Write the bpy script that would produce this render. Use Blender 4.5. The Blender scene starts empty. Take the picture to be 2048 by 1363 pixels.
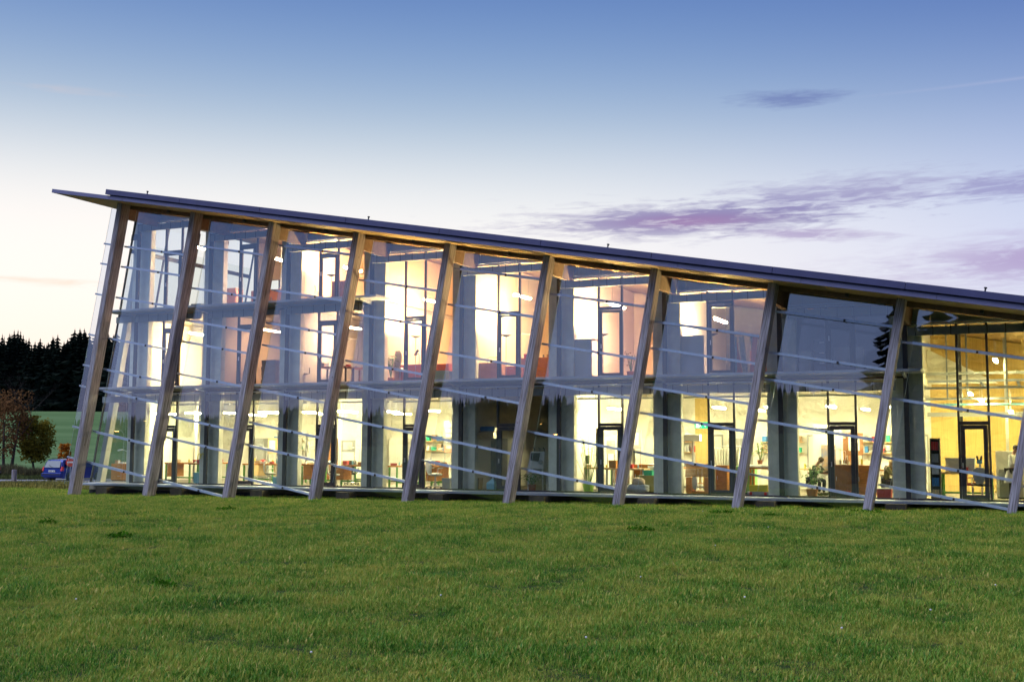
import bpy, math, random
from mathutils import Vector, Matrix, noise as mnoise
random.seed(7)
sc = bpy.context.scene
C = sc.collection
rad = math.radians

# ------------------------------------------------------------------ camera
F_PX, PITCH, YAW, ROLL = 2323.67542, .09138, .43316, .00433
CAM = Vector((37.23601, -36.50524, 1.92235))
FWD = Vector((-math.sin(YAW)*math.cos(PITCH), math.cos(YAW)*math.cos(PITCH), math.sin(PITCH)))
_r = Vector((math.cos(YAW), math.sin(YAW), 0)); _u = _r.cross(FWD)
RGT = _r*math.cos(ROLL)+_u*math.sin(ROLL); UP = -_r*math.sin(ROLL)+_u*math.cos(ROLL)
cd = bpy.data.cameras.new('camera'); cam = bpy.data.objects.new('camera', cd); C.objects.link(cam)
cd.sensor_width = 36; cd.lens = F_PX/2048*36; cd.clip_start = .1; cd.clip_end = 6000
m = Matrix((RGT, UP, -FWD)).transposed().to_4x4(); m.translation = CAM
cam.matrix_world = m
sc.camera = cam
def at(px, py, Y):
    "real place of a point seen in the photograph, at the depth Y of the building it belongs to"
    d = FWD+RGT*((px-1024)/F_PX)-UP*((py-681.5)/F_PX)
    return CAM+d*((Y-CAM.y)/d.y)
def xat(px, Y, py=920): return at(px, py, Y).x

# ------------------------------------------------------------------ world: dusk sky
w = bpy.data.worlds.new("World"); sc.world = w; w.use_nodes = True
nt = w.node_tree; nt.nodes.clear()
def N(t, **k):
    n = nt.nodes.new(t)
    for a, b in k.items(): setattr(n, a, b)
    return n
def M(op, a, b=None, c=None, clamp=False):
    n = N('ShaderNodeMath', operation=op); n.use_clamp = clamp
    for i, v in enumerate((a, b, c)):
        if v is None: continue
        if isinstance(v, (int, float)): n.inputs[i].default_value = v
        else: nt.links.new(v, n.inputs[i])
    return n.outputs[0]
tc = N('ShaderNodeTexCoord'); sep = N('ShaderNodeSeparateXYZ'); nt.links.new(tc.outputs['Generated'], sep.inputs[0])
sx, sy, sz = sep.outputs
EL = M('MULTIPLY', M('ARCSINE', sz), 180/math.pi)
AZ = M('MULTIPLY', M('ARCTAN2', sx, sy), 180/math.pi)
def ramp(pts, fac):
    r = N('ShaderNodeValToRGB'); el = r.color_ramp.elements
    while len(el) < len(pts): el.new(.5)
    for e, (p, c) in zip(el, pts): e.position = p; e.color = (*c, 1)
    r.color_ramp.interpolation = 'B_SPLINE'
    nt.links.new(fac, r.inputs[0]); return r.outputs[0]
def mix(f, a, b, mode='MIX'):
    n = N('ShaderNodeMix', data_type='RGBA', blend_type=mode)
    if isinstance(f, (int, float)): n.inputs[0].default_value = f
    else: nt.links.new(f, n.inputs[0])
    for i, v in ((6, a), (7, b)):
        if isinstance(v, tuple): n.inputs[i].default_value = (*v, 1)
        else: nt.links.new(v, n.inputs[i])
    return n.outputs[2]
E01 = M('DIVIDE', EL, 60, clamp=True)
glow = ramp([(0, (1.1, .76, .62)), (4.5/60, (1.10, .95, .86)), (8/60, (1.02, .97, .93)), (11.6/60, (.96, .95, .93)), (15.2/60, (.46, .58, .71)),
             (18.5/60, (.24, .38, .63)), (22/60, (.12, .235, .53)), (30/60, (.09, .17, .44)), (1, (.05, .09, .28))], E01)
anti = ramp([(0, (.50, .42, .62)), (6/60, (.46, .53, .88)), (9/60, (.40, .50, .88)), (13/60, (.25, .38, .78)),
             (20/60, (.05, .11, .42)), (32/60, (.05, .10, .36)), (1, (.04, .075, .26))], E01)
cosd = M('COSINE', M('MULTIPLY', M('ADD', AZ, 42), math.pi/180))
wgt = M('SMOOTH_MIN', M('MULTIPLY', M('MAXIMUM', M('SUBTRACT', cosd, .30), 0), 1/.655), 1.0, .15)
wgt = M('MULTIPLY', wgt, wgt)
wgt = M('MINIMUM', wgt, 1.0)
sky = mix(wgt, anti, glow)
# clouds, laid in azimuth / elevation
comb = N('ShaderNodeCombineXYZ'); nt.links.new(M('MULTIPLY', M('ADD', AZ, M('MULTIPLY', EL, 1.3)), .17), comb.inputs[0]); nt.links.new(M('MULTIPLY', EL, .62), comb.inputs[1])
ns = N('ShaderNodeTexNoise'); ns.inputs['Scale'].default_value = 1.5; ns.inputs['Detail'].default_value = 8; ns.inputs['Roughness'].default_value = .62; ns.inputs['Distortion'].default_value = .5
nt.links.new(comb.outputs[0], ns.inputs['Vector'])
comb2 = N('ShaderNodeCombineXYZ'); nt.links.new(M('MULTIPLY', M('SUBTRACT', AZ, M('MULTIPLY', EL, 1.6)), .35), comb2.inputs[0]); nt.links.new(M('MULTIPLY', EL, 2.7), comb2.inputs[1])
ns2 = N('ShaderNodeTexNoise'); ns2.inputs['Scale'].default_value = 1.6; ns2.inputs['Detail'].default_value = 7; ns2.inputs['Roughness'].default_value = .6; ns2.inputs['Distortion'].default_value = .7
nt.links.new(comb2.outputs[0], ns2.inputs['Vector'])
NZ = M('ADD', M('MULTIPLY', ns.outputs[0], .42), M('MULTIPLY', ns2.outputs[0], .58))
def blob(az, el, wa, we, slope=0):
    da = M('SUBTRACT', AZ, az); a = M('DIVIDE', da, wa)
    e = M('DIVIDE', M('SUBTRACT', M('SUBTRACT', EL, el), M('MULTIPLY', da, slope)), we)
    r2 = M('ADD', M('MULTIPLY', a, a), M('MULTIPLY', e, e))
    return M('EXPONENT', M('MULTIPLY', r2, -1.0))
def cloud(mask, thr, gain):
    v = M('ADD', M('MULTIPLY', mask, .34), NZ)
    return M('MULTIPLY', M('MULTIPLY', M('SUBTRACT', v, thr), gain, clamp=True), mask, clamp=True)
mA = blob(-16.0, 11.1, 10.5, 1.05, .01)
mA2 = blob(-8.5, 12.0, 9.0, 1.2, .025)
mB = blob(1.0, 12.0, 7.5, .9, .04)
mC = blob(2.5, 8.8, 10.0, 1.3, .06)
mD = blob(-11.0, 16.6, 4.0, .55, -.02)
mE = blob(-10.0, 10.2, 4.0, .45, -.05)
mF = blob(-46, 12.8+3.4, 4.0, .25, 0)
mG = blob(-47, 7.5, 5.0, .3, 0)
def pile(col, mk, thr, gain, tint, amt):
    c = cloud(mk, thr, gain)
    return mix(M('MULTIPLY', c, amt), col, tint)
sky = pile(sky, mC, .54, 4.5, (.40, .29, .56), .85)
sky = pile(sky, mA2, .655, 5.0, (.34, .32, .56), .8)
sky = pile(sky, mA, .625, 5.5, (.22, .19, .44), .95)
pink = M('MULTIPLY', blob(-16.0, 11.0, 3.4, .35, 0), .28)
sky = mix(M('MULTIPLY', cloud(mA, .62, 5), pink), sky, (.62, .26, .44))
sky = pile(sky, mB, .63, 5.0, (.30, .29, .56), .8)
sky = pile(sky, mE, .63, 5.0, (.42, .34, .58), .8)
sky = pile(sky, mD, .65, 5.0, (.15, .20, .46), .75)
sky = pile(sky, mF, .66, 4.0, (.62, .56, .6), .4)
sky = pile(sky, mG, .66, 4.0, (1.0, .72, .6), .6)
# contrail high at the right
ct = M('MULTIPLY', M('EXPONENT', M('MULTIPLY', M('POWER', M('DIVIDE', M('SUBTRACT', M('SUBTRACT', EL, 16.6), M('MULTIPLY', AZ, .02)), .07), 2), -1)), M('DIVIDE', M('ADD', AZ, 9), 30, clamp=True))
sky = mix(M('MULTIPLY', ct, .5), sky, (.7, .65, .8))
nish = N('ShaderNodeTexSky', sky_type='NISHITA'); nish.sun_disc = False; nish.sun_elevation = rad(1.0); nish.sun_rotation = rad(-48)
bgA = N('ShaderNodeBackground'); nt.links.new(sky, bgA.inputs[0]); bgA.inputs[1].default_value = 1.0
bgB = N('ShaderNodeBackground'); nt.links.new(nish.outputs[0], bgB.inputs[0]); bgB.inputs[1].default_value = .008
ad = N('ShaderNodeAddShader'); nt.links.new(bgA.outputs[0], ad.inputs[0]); nt.links.new(bgB.outputs[0], ad.inputs[1])
wo = N('ShaderNodeOutputWorld'); nt.links.new(ad.outputs[0], wo.inputs[0])

# added soft fill lamp high behind the camera, lifting lawn and posts at dusk
sl = bpy.data.lights.new('sky_fill', 'SUN'); sl.energy = 3.1; sl.angle = rad(50); sl.color = (.78, .85, 1.0)
so = bpy.data.objects.new('sky_fill', sl); C.objects.link(so)
so.rotation_euler = Vector((math.sin(rad(-138)), math.cos(rad(-138)), math.tan(rad(53)))).to_track_quat('Z', 'Y').to_euler()

sc.view_settings.view_transform = 'Standard'; sc.view_settings.look = 'None'
sc.view_settings.exposure = 0; sc.view_settings.gamma = 1; sc.view_settings.use_curve_mapping = False
cy = sc.cycles
cy.use_denoising = True; cy.denoiser = 'OPENIMAGEDENOISE'
cy.max_bounces = 8; cy.diffuse_bounces = 4; cy.glossy_bounces = 4; cy.transmission_bounces = 4; cy.transparent_max_bounces = 40
cy.sample_clamp_indirect = 4; cy.caustics_reflective = False; cy.caustics_refractive = False
cy.use_light_tree = True

# ------------------------------------------------------------------ materials
MATS = {}
def mat(name, col, rough=.6, metal=0, var=0, scale=4, stretch=(1, 1, 1), col2=None, bump=0, emit=0, spec=.5, coord='Object', bscale=None, transl=0):
    if name in MATS: return MATS[name]
    mt = bpy.data.materials.new(name); mt.use_nodes = True; t = mt.node_tree; n = t.nodes; L = t.links
    b = n['Principled BSDF']; b.inputs['Roughness'].default_value = rough; b.inputs['Metallic'].default_value = metal
    b.inputs['Specular IOR Level'].default_value = spec
    b.inputs['Base Color'].default_value = (*col, 1)
    if emit:
        b.inputs['Emission Color'].default_value = (*col, 1); b.inputs['Emission Strength'].default_value = emit
    if var or col2 or bump:
        tcn = n.new('ShaderNodeTexCoord'); mp = n.new('ShaderNodeMapping'); mp.inputs['Scale'].default_value = stretch
        L.new(tcn.outputs[coord], mp.inputs[0])
        nz = n.new('ShaderNodeTexNoise'); nz.inputs['Scale'].default_value = scale; nz.inputs['Detail'].default_value = 6; nz.inputs['Roughness'].default_value = .6
        L.new(mp.outputs[0], nz.inputs['Vector'])
        if var or col2:
            cr = n.new('ShaderNodeValToRGB'); e = cr.color_ramp.elements
            e[0].position = .32; e[1].position = .68
            c2 = col2 or tuple(min(1, c*(1+var)) for c in col)
            c1 = col if col2 else tuple(c*(1-var) for c in col)
            e[0].color = (*c1, 1); e[1].color = (*c2, 1)
            L.new(nz.outputs[0], cr.inputs[0]); L.new(cr.outputs[0], b.inputs['Base Color'])
        if bump:
            bp = n.new('ShaderNodeBump'); bp.inputs['Strength'].default_value = bump; bp.inputs['Distance'].default_value = .01
            L.new(nz.outputs[0], bp.inputs['Height']); L.new(bp.outputs[0], b.inputs['Normal'])
    MATS[name] = mt
    return mt
def wood_post():
    mt = bpy.data.materials.new('weathered_glulam'); mt.use_nodes = True; t = mt.node_tree; n = t.nodes; L = t.links
    b = n['Principled BSDF']; b.inputs['Roughness'].default_value = .75; b.inputs['Specular IOR Level'].default_value = .25
    tcn = n.new('ShaderNodeTexCoord'); oi = n.new('ShaderNodeObjectInfo')
    ad = n.new('ShaderNodeVectorMath'); ad.operation = 'ADD'
    cm = n.new('ShaderNodeCombineXYZ'); mu = n.new('ShaderNodeMath'); mu.operation = 'MULTIPLY'; mu.inputs[1].default_value = 37
    L.new(oi.outputs['Random'], mu.inputs[0]); L.new(mu.outputs[0], cm.inputs[2]); L.new(tcn.outputs['Object'], ad.inputs[0]); L.new(cm.outputs[0], ad.inputs[1])
    def nz(scale, st, det=5):
        mp = n.new('ShaderNodeMapping'); mp.inputs['Scale'].default_value = st; L.new(ad.outputs[0], mp.inputs[0])
        x = n.new('ShaderNodeTexNoise'); x.inputs['Scale'].default_value = scale; x.inputs['Detail'].default_value = det; L.new(mp.outputs[0], x.inputs[0]); return x
    g = nz(9, (4, 4, .12)); p = nz(1.1, (1, 1, .6)); k = n.new('ShaderNodeTexVoronoi'); k.inputs['Scale'].default_value = 3.2
    mp = n.new('ShaderNodeMapping'); mp.inputs['Scale'].default_value = (1.6, 1.6, .55); L.new(ad.outputs[0], mp.inputs[0]); L.new(mp.outputs[0], k.inputs[0])
    cr = n.new('ShaderNodeValToRGB'); e = cr.color_ramp.elements; e[0].position = .36; e[1].position = .62
    e[0].color = (.17, .145, .15, 1); e[1].color = (.50, .465, .52, 1); L.new(g.outputs[0], cr.inputs[0])
    mx = n.new('ShaderNodeMix'); mx.data_type = 'RGBA'; mx.blend_type = 'MULTIPLY'; mx.inputs[0].default_value = .6
    cr2 = n.new('ShaderNodeValToRGB'); cr2.color_ramp.elements[0].position = .3; cr2.color_ramp.elements[0].color = (.6, .56, .56, 1); cr2.color_ramp.elements[1].position = .65; cr2.color_ramp.elements[1].color = (1, 1, 1, 1)
    L.new(p.outputs[0], cr2.inputs[0]); L.new(cr.outputs[0], mx.inputs[6]); L.new(cr2.outputs[0], mx.inputs[7])
    kr = n.new('ShaderNodeValToRGB'); kr.color_ramp.elements[0].position = .045; kr.color_ramp.elements[0].color = (.25, .18, .15, 1); kr.color_ramp.elements[1].position = .085; kr.color_ramp.elements[1].color = (1, 1, 1, 1)
    L.new(k.outputs['Distance'], kr.inputs[0])
    m2 = n.new('ShaderNodeMix'); m2.data_type = 'RGBA'; m2.blend_type = 'MULTIPLY'; m2.inputs[0].default_value = 1
    L.new(mx.outputs[2], m2.inputs[6]); L.new(kr.outputs[0], m2.inputs[7]); L.new(m2.outputs[2], b.inputs['Base Color'])
    bp = n.new('ShaderNodeBump'); bp.inputs['Strength'].default_value = .3; bp.inputs['Distance'].default_value = .01; L.new(g.outputs[0], bp.inputs['Height']); L.new(bp.outputs[0], b.inputs['Normal'])
    MATS['post'] = mt; return mt
def glass(name, base, gain, tint=(.95, .97, .96), power=2.2, rough=0.0):
    mt = bpy.data.materials.new(name); mt.use_nodes = True; t = mt.node_tree; n = t.nodes; L = t.links; n.clear()
    o = n.new('ShaderNodeOutputMaterial'); tr = n.new('ShaderNodeBsdfTransparent'); tr.inputs[0].default_value = (*tint, 1)
    gl = n.new('ShaderNodeBsdfGlossy'); gl.inputs['Roughness'].default_value = rough; gl.inputs[0].default_value = (.80, .91, 1, 1)
    lw = n.new('ShaderNodeLayerWeight'); lw.inputs[0].default_value = .5
    p = n.new('ShaderNodeMath'); p.operation = 'POWER'; p.inputs[1].default_value = power; L.new(lw.outputs['Facing'], p.inputs[0])
    a = n.new('ShaderNodeMath'); a.operation = 'MULTIPLY_ADD'; a.inputs[1].default_value = gain; a.inputs[2].default_value = base; a.use_clamp = True; L.new(p.outputs[0], a.inputs[0])
    tcn = n.new('ShaderNodeTexCoord'); nz = n.new('ShaderNodeTexNoise'); nz.inputs['Scale'].default_value = .55; nz.inputs['Detail'].default_value = 1; L.new(tcn.outputs['Object'], nz.inputs[0])
    bp = n.new('ShaderNodeBump'); bp.inputs['Strength'].default_value = .1; bp.inputs['Distance'].default_value = .001; L.new(nz.outputs[0], bp.inputs['Height']); L.new(bp.outputs[0], gl.inputs['Normal'])
    mx = n.new('ShaderNodeMixShader'); L.new(a.outputs[0], mx.inputs[0]); L.new(tr.outputs[0], mx.inputs[1]); L.new(gl.outputs[0], mx.inputs[2]); L.new(mx.outputs[0], o.inputs[0])
    MATS[name] = mt; return mt
POST = wood_post()
G_OUT = glass('shingle_glass', .18, .42)
G_IN = glass('window_glass', .05, .45, (.93, .96, .94))

ZINC_UP = mat('dark_zinc', (.06, .06, .15), .5, .1, var=.12, scale=1.5)
ZINC_LO = mat('grey_zinc', (.17, .165, .30), .5, .1, var=.08, scale=1.2)
SOFFIT = mat('larch_soffit', (.46, .32, .15), .7, var=.2, scale=5, stretch=(.2, 4, 1))
TIMBER_D = mat('dark_timber', (.16, .10, .07), .8, var=.25, scale=6, stretch=(1, 1, 1))
GALV = mat('galvanised_steel', (.42, .47, .55), .4, .5, var=.15, scale=9)
CLAMP = mat('brushed_aluminium', (.46, .54, .68), .35, .45, var=.08, scale=12)
FRAME = mat('dark_frame', (.035, .032, .035), .45)
CONC = mat('fair_faced_concrete', (.70, .70, .60), .85, var=.13, scale=2.2, bump=.2)
CONC_D = mat('dark_plinth', (.05, .05, .05), .9, var=.2)
PLATE = mat('ledge_plate', (.36, .40, .46), .5, .2, var=.08, scale=3)
CLAD = mat('facade_panel', (.40, .43, .47), .6, var=.05, scale=2)
BLIND = mat('blind_slats', (.24, .28, .31), .6, .2, var=.1, scale=20, stretch=(.1, 1, 6))
WALLW = mat('white_wall', (.80, .77, .68), .8, var=.02)
WALLY = mat('ochre_panel_wall', (.62, .44, .15), .7, var=.12, scale=3, stretch=(9, 3, .3))
WALLP = mat('apricot_wall', (.80, .62, .45), .8, var=.03)
WALLB = mat('grey_wall', (.35, .34, .34), .8, var=.06)
FLOOR = mat('workshop_floor', (.25, .22, .17), .45, var=.15, scale=2)
CEIL = mat('ceiling_concrete', (.55, .52, .45), .85, var=.06)
WOODO = mat('orange_beech', (.62, .25, .05), .45, var=.2, scale=5, stretch=(1, 1, 5))
WOODB = mat('brown_wood', (.30, .13, .05), .5, var=.2, scale=5, stretch=(4, 1, 1))
WOODL = mat('light_wood', (.68, .48, .24), .5, var=.12, scale=5)
WOODP = mat('pink_wood', (.62, .30, .20), .5, var=.12, scale=4)
GREENM = mat('green_steel', (.10, .34, .07), .45)
WHITE = mat('white_lacquer', (.80, .79, .74), .5)
GREY = mat('grey_lacquer', (.35, .36, .36), .5)
BLACK = mat('black_plastic', (.02, .02, .022), .5)
CARD = mat('cardboard', (.45, .30, .17), .85, var=.1)
RED = mat('red_plastic', (.55, .05, .05), .45)
BLUE = mat('blue_plastic', (.05, .22, .55), .45)
CYAN = mat('pale_blue_plastic', (.22, .50, .62), .45)
YEL = mat('yellow_plastic', (.75, .62, .05), .45)
LIME = mat('lime_plastic', (.35, .62, .06), .45)
TEAL = mat('teal_plastic', (.02, .42, .26), .45)
TERRA = mat('terracotta', (.50, .19, .10), .8)
LEAF = mat('houseplant_leaf', (.12, .26, .04), .55, var=.4, scale=8)
LEAFP = mat('pale_houseplant_leaf', (.26, .38, .12), .55, var=.4, scale=8)
STEEL = mat('steel', (.6, .6, .6), .3, .8)
G_CAR = mat('car_glass', (.03, .05, .09), .12); BOOKR = mat('red_binder', (.5, .04, .03), .6); PAPER = mat('paper', (.82, .80, .72), .9)

# ------------------------------------------------------------------ helpers
class MB:
    def __init__(s): s.v = []; s.f = []; s.sm = False
    def box(s, x0, x1, y0, y1, z0, z1):
        b = len(s.v)
        s.v += [(x0, y0, z0), (x1, y0, z0), (x1, y1, z0), (x0, y1, z0), (x0, y0, z1), (x1, y0, z1), (x1, y1, z1), (x0, y1, z1)]
        s.f += [tuple(b+i for i in q) for q in ((0, 3, 2, 1), (4, 5, 6, 7), (0, 1, 5, 4), (1, 2, 6, 5), (2, 3, 7, 6), (3, 0, 4, 7))]
        return s
    def hexa(s, pts):
        b = len(s.v); s.v += [tuple(p) for p in pts]
        s.f += [tuple(b+i for i in q) for q in ((0, 3, 2, 1), (4, 5, 6, 7), (0, 1, 5, 4), (1, 2, 6, 5), (2, 3, 7, 6), (3, 0, 4, 7))]
        return s
    def prism(s, poly, y0, y1):           # poly in (x, z), extruded along y
        b = len(s.v); n = len(poly)
        s.v += [(x, y0, z) for x, z in poly]+[(x, y1, z) for x, z in poly]
        s.f.append(tuple(range(b, b+n))); s.f.append(tuple(range(b+2*n-1, b+n-1, -1)))
        for i in range(n):
            k = (i+1) % n; s.f.append((b+i, b+n+i, b+n+k, b+k))
        return s
    def tube(s, pts, r, n=8, cap=True, r2=None):
        pts = [Vector(p) for p in pts]; b = len(s.v); L = len(pts)
        for i, p in enumerate(pts):
            d = (pts[min(i+1, L-1)]-pts[max(i-1, 0)])
            d = d.normalized() if d.length > 1e-9 else Vector((0, 0, 1))
            a = d.cross(Vector((0, 0, 1))); a = a.normalized() if a.length > 1e-4 else Vector((1, 0, 0)); c = d.cross(a)
            rr = r if r2 is None else r+(r2-r)*i/max(1, L-1)
            if isinstance(r, (list, tuple)): rr = r[i]
            for k in range(n):
                t = 2*math.pi*k/n; q = p+a*math.cos(t)*rr+c*math.sin(t)*rr; s.v.append(tuple(q))
        for i in range(L-1):
            for k in range(n):
                k2 = (k+1) % n; s.f.append((b+i*n+k, b+i*n+k2, b+(i+1)*n+k2, b+(i+1)*n+k))
        if cap:
            s.f.append(tuple(b+k for k in range(n))[::-1]); s.f.append(tuple(b+(L-1)*n+k for k in range(n)))
        return s
    def lathe(s, prof, cx, cy, n=14):
        b = len(s.v); L = len(prof)
        for r, z in prof:
            for k in range(n):
                t = 2*math.pi*k/n; s.v.append((cx+r*math.cos(t), cy+r*math.sin(t), z))
        for i in range(L-1):
            for k in range(n):
                k2 = (k+1) % n; s.f.append((b+i*n+k, b+i*n+k2, b+(i+1)*n+k2, b+(i+1)*n+k))
        s.f.append(tuple(b+k for k in range(n))[::-1]); s.f.append(tuple(b+(L-1)*n+k for k in range(n)))
        return s
    def ball(s, c, rx, ry=None, rz=None, n=10, jit=0, seed=0):
        ry = ry or rx; rz = rz or rx; b = len(s.v); h = n//2+1
        for i in range(1, h):
            ph = math.pi*i/h
            for k in range(n):
                t = 2*math.pi*k/n; d = Vector((math.sin(ph)*math.cos(t), math.sin(ph)*math.sin(t), math.cos(ph)))
                j = 1+jit*mnoise.noise(d*2.1+Vector((seed*7.1, 0, 0)))
                s.v.append((c[0]+d.x*rx*j, c[1]+d.y*ry*j, c[2]+d.z*rz*j))
        tp = len(s.v); s.v.append((c[0], c[1], c[2]+rz)); bt = len(s.v); s.v.append((c[0], c[1], c[2]-rz))
        for i in range(h-2):
            for k in range(n):
                k2 = (k+1) % n; s.f.append((b+i*n+k, b+(i+1)*n+k, b+(i+1)*n+k2, b+i*n+k2))
        for k in range(n):
            k2 = (k+1) % n; s.f.append((b+k, b+k2, tp)); s.f.append((b+(h-2)*n+k2, b+(h-2)*n+k, bt))
        return s
    def mesh(s, name, mt, smooth=False):
        me = bpy.data.meshes.new(name); me.from_pydata(s.v, [], s.f)
        if isinstance(mt, (list, tuple)):
            for q in mt: me.materials.append(q)
        elif mt: me.materials.append(mt)
        if smooth: me.polygons.foreach_set('use_smooth', [True]*len(me.polygons))
        me.update(); return me
    def build(s, name, mt, parent=None, smooth=False, tilt=False, loc=None, rz=0, bevel=0):
        o = bpy.data.objects.new(name, s.mesh(name, mt, smooth)); C.objects.link(o)
        if parent: o.parent = parent
        if tilt: o.rotation_euler = (0, AL, 0)
        if loc: o.location = loc
        if rz: o.rotation_euler[2] = rz
        if bevel:
            bv = o.modifiers.new('bevel', 'BEVEL'); bv.width = bevel; bv.segments = 2; bv.limit_method = 'ANGLE'
        return o
def tag(o, label=None, cat=None, group=None, kind=None):
    if label: o['label'] = label
    if cat: o['category'] = cat
    if group: o['group'] = group
    if kind: o['kind'] = kind
    return o
def empty(name, loc, rz, label, cat, group=None, kind=None):
    o = bpy.data.objects.new(name, None); C.objects.link(o); o.location = loc; o.rotation_euler = (0, 0, rz)
    return tag(o, label, cat, group, kind)
def copy_tree(o, parent=None, loc=None, rz=None, label=None, scale=None):
    c = o.copy(); C.objects.link(c); c.parent = parent
    if loc is not None: c.location = loc
    if rz is not None: c.rotation_euler = (0, 0, rz)
    if scale is not None: c.scale = scale if not isinstance(scale, (int, float)) else (scale,)*3
    if label: c['label'] = label
    for ch in KIDS(o): copy_tree(ch, c)
    return c
def KIDS(o): return [c for c in bpy.data.objects if c.parent == o]
def sstep(a, b, x):
    t = max(0, min(1, (x-a)/(b-a))); return t*t*(3-2*t)
ORD = ['first', 'second', 'third', 'fourth', 'fifth', 'sixth', 'seventh', 'eighth', 'ninth', 'tenth']

# ------------------------------------------------------------------ terrain
FH = Vector((-math.sin(YAW), math.cos(YAW)))
def H(x, y):
    Z = (x-CAM.x)*FH.x+(y-CAM.y)*FH.y; W = (x-CAM.x)*FH.y-(y-CAM.y)*FH.x
    h = .0064*max(0, min(40, x))*sstep(-22, -2, y)
    h -= .15*sstep(-16, -4, y)*sstep(-12, -3, x)
    h -= .42*sstep(51, 70, Z)
    h += .5*sstep(86, 108, Z)
    t = max(0, Z-100); h += 9.6*sstep(100, 275, Z)*1.0+.028*max(0, Z-275)*sstep(275, 420, Z)
    if Z < -60: h += .075*min(420, (-Z-60))
    h += .05*mnoise.noise(Vector((x*.12, y*.12, 0)))*sstep(3, 12, abs(y-2))*(1 if Z < 60 else .5)
    if Z > 110: h += .35*mnoise.noise(Vector((x*.022, y*.022, 3)))
    return h
def zone(x, y):
    Z = (x-CAM.x)*FH.x+(y-CAM.y)*FH.y
    return Z
def ground_mat():
    mt = bpy.data.materials.new('ground'); mt.use_nodes = True; t = mt.node_tree; n = t.nodes; L = t.links
    b = n['Principled BSDF']; b.inputs['Roughness'].default_value = .95; b.inputs['Specular IOR Level'].default_value = .1
    at_ = n.new('ShaderNodeAttribute'); at_.attribute_name = 'zone'
    ge = n.new('ShaderNodeNewGeometry')
    nz = n.new('ShaderNodeTexNoise'); nz.inputs['Scale'].default_value = .9; nz.inputs['Detail'].default_value = 8; L.new(ge.outputs['Position'], nz.inputs[0])
    lawn = n.new('ShaderNodeValToRGB'); lawn.color_ramp.elements[0].position = .35; lawn.color_ramp.elements[1].position = .7
    lawn.color_ramp.elements[0].color = (.035, .05, .014, 1); lawn.color_ramp.elements[1].color = (.09, .105, .03, 1); L.new(nz.outputs[0], lawn.inputs[0])
    mp = n.new('ShaderNodeMapping'); mp.inputs['Rotation'].default_value = (0, 0, -YAW+.12); mp.inputs['Scale'].default_value = (.012, .09, 1); L.new(ge.outputs['Position'], mp.inputs[0])
    nf = n.new('ShaderNodeTexNoise'); nf.inputs['Scale'].default_value = 1.4; nf.inputs['Detail'].default_value = 5; L.new(mp.outputs[0], nf.inputs[0])
    fld = n.new('ShaderNodeValToRGB'); fld.color_ramp.elements[0].position = .38; fld.color_ramp.elements[1].position = .66
    fld.color_ramp.elements[0].color = (.10, .175, .055, 1); fld.color_ramp.elements[1].color = (.15, .235, .085, 1); L.new(nf.outputs[0], fld.inputs[0])
    mr = n.new('ShaderNodeMapRange'); mr.inputs[1].default_value = 92; mr.inputs[2].default_value = 100; L.new(at_.outputs['Fac'], mr.inputs[0])
    mx = n.new('ShaderNodeMix'); mx.data_type = 'RGBA'; L.new(mr.outputs[0], mx.inputs[0]); L.new(lawn.outputs[0], mx.inputs[6]); L.new(fld.outputs[0], mx.inputs[7])
    L.new(mx.outputs[2], b.inputs['Base Color'])
    return mt
def axis(c, near, step, far, g=1.16):
    a = [0.]; s = step
    while a[-1] < far:
        if a[-1] > near: s *= g
        a.append(a[-1]+s)
    return [c-v for v in a[:0:-1]]+[c+v for v in a]
xs = axis(5, 75, 1.6, 2600); ys = axis(10, 75, 1.6, 2600)
vv = [(x, y, H(x, y)) for y in ys for x in xs]; nx = len(xs)
ff = [(j*nx+i, j*nx+i+1, (j+1)*nx+i+1, (j+1)*nx+i) for j in range(len(ys)-1) for i in range(nx-1)]
me = bpy.data.meshes.new('ground'); me.from_pydata(vv, [], ff); me.materials.append(ground_mat())
za = me.attributes.new('zone', 'FLOAT', 'POINT'); za.data.foreach_set('value', [zone(x, y) for x, y, _ in vv])
me.polygons.foreach_set('use_smooth', [True]*len(me.polygons))
g = bpy.data.objects.new('ground', me); C.objects.link(g); tag(g, 'rolling ground of lawn, verge and green farmland up to the forest', kind='structure')
def zw(Z, W): return (CAM.x+FH.x*Z+FH.y*W, CAM.y+FH.y*Z-FH.x*W)
# road crossing behind the bank
b = MB(); ws = [-75+2.5*i for i in range(40)]
for i, W in enumerate(ws):
    for Z in (72.0, 83.0):
        x, y = zw(Z+.05*W*0, W); b.v.append((x, y, H(x, y)+.03))
for i in range(len(ws)-1): b.f.append((2*i, 2*i+1, 2*i+3, 2*i+2))
tag(b.build('road', mat('pale_asphalt', (.30, .29, .29), .9, var=.12, scale=1.5)), 'pale access road passing behind the lawn at the left', kind='structure')

# ------------------------------------------------------------------ building
AL = .17758; TA = math.tan(AL); CA = math.cos(AL); SA = math.sin(AL); D = 2.478; S = 4.0; PU = S*CA
ZF0, ZF1, ZF2 = .33, 4.42, 7.74
bld = empty('office_building', (0, 0, 0), 0, 'long glass and timber office building with a sloping roof and raked posts', 'building')
def X_of(v, i): return S*i
def head(j): return 11.27-.718*j
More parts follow.
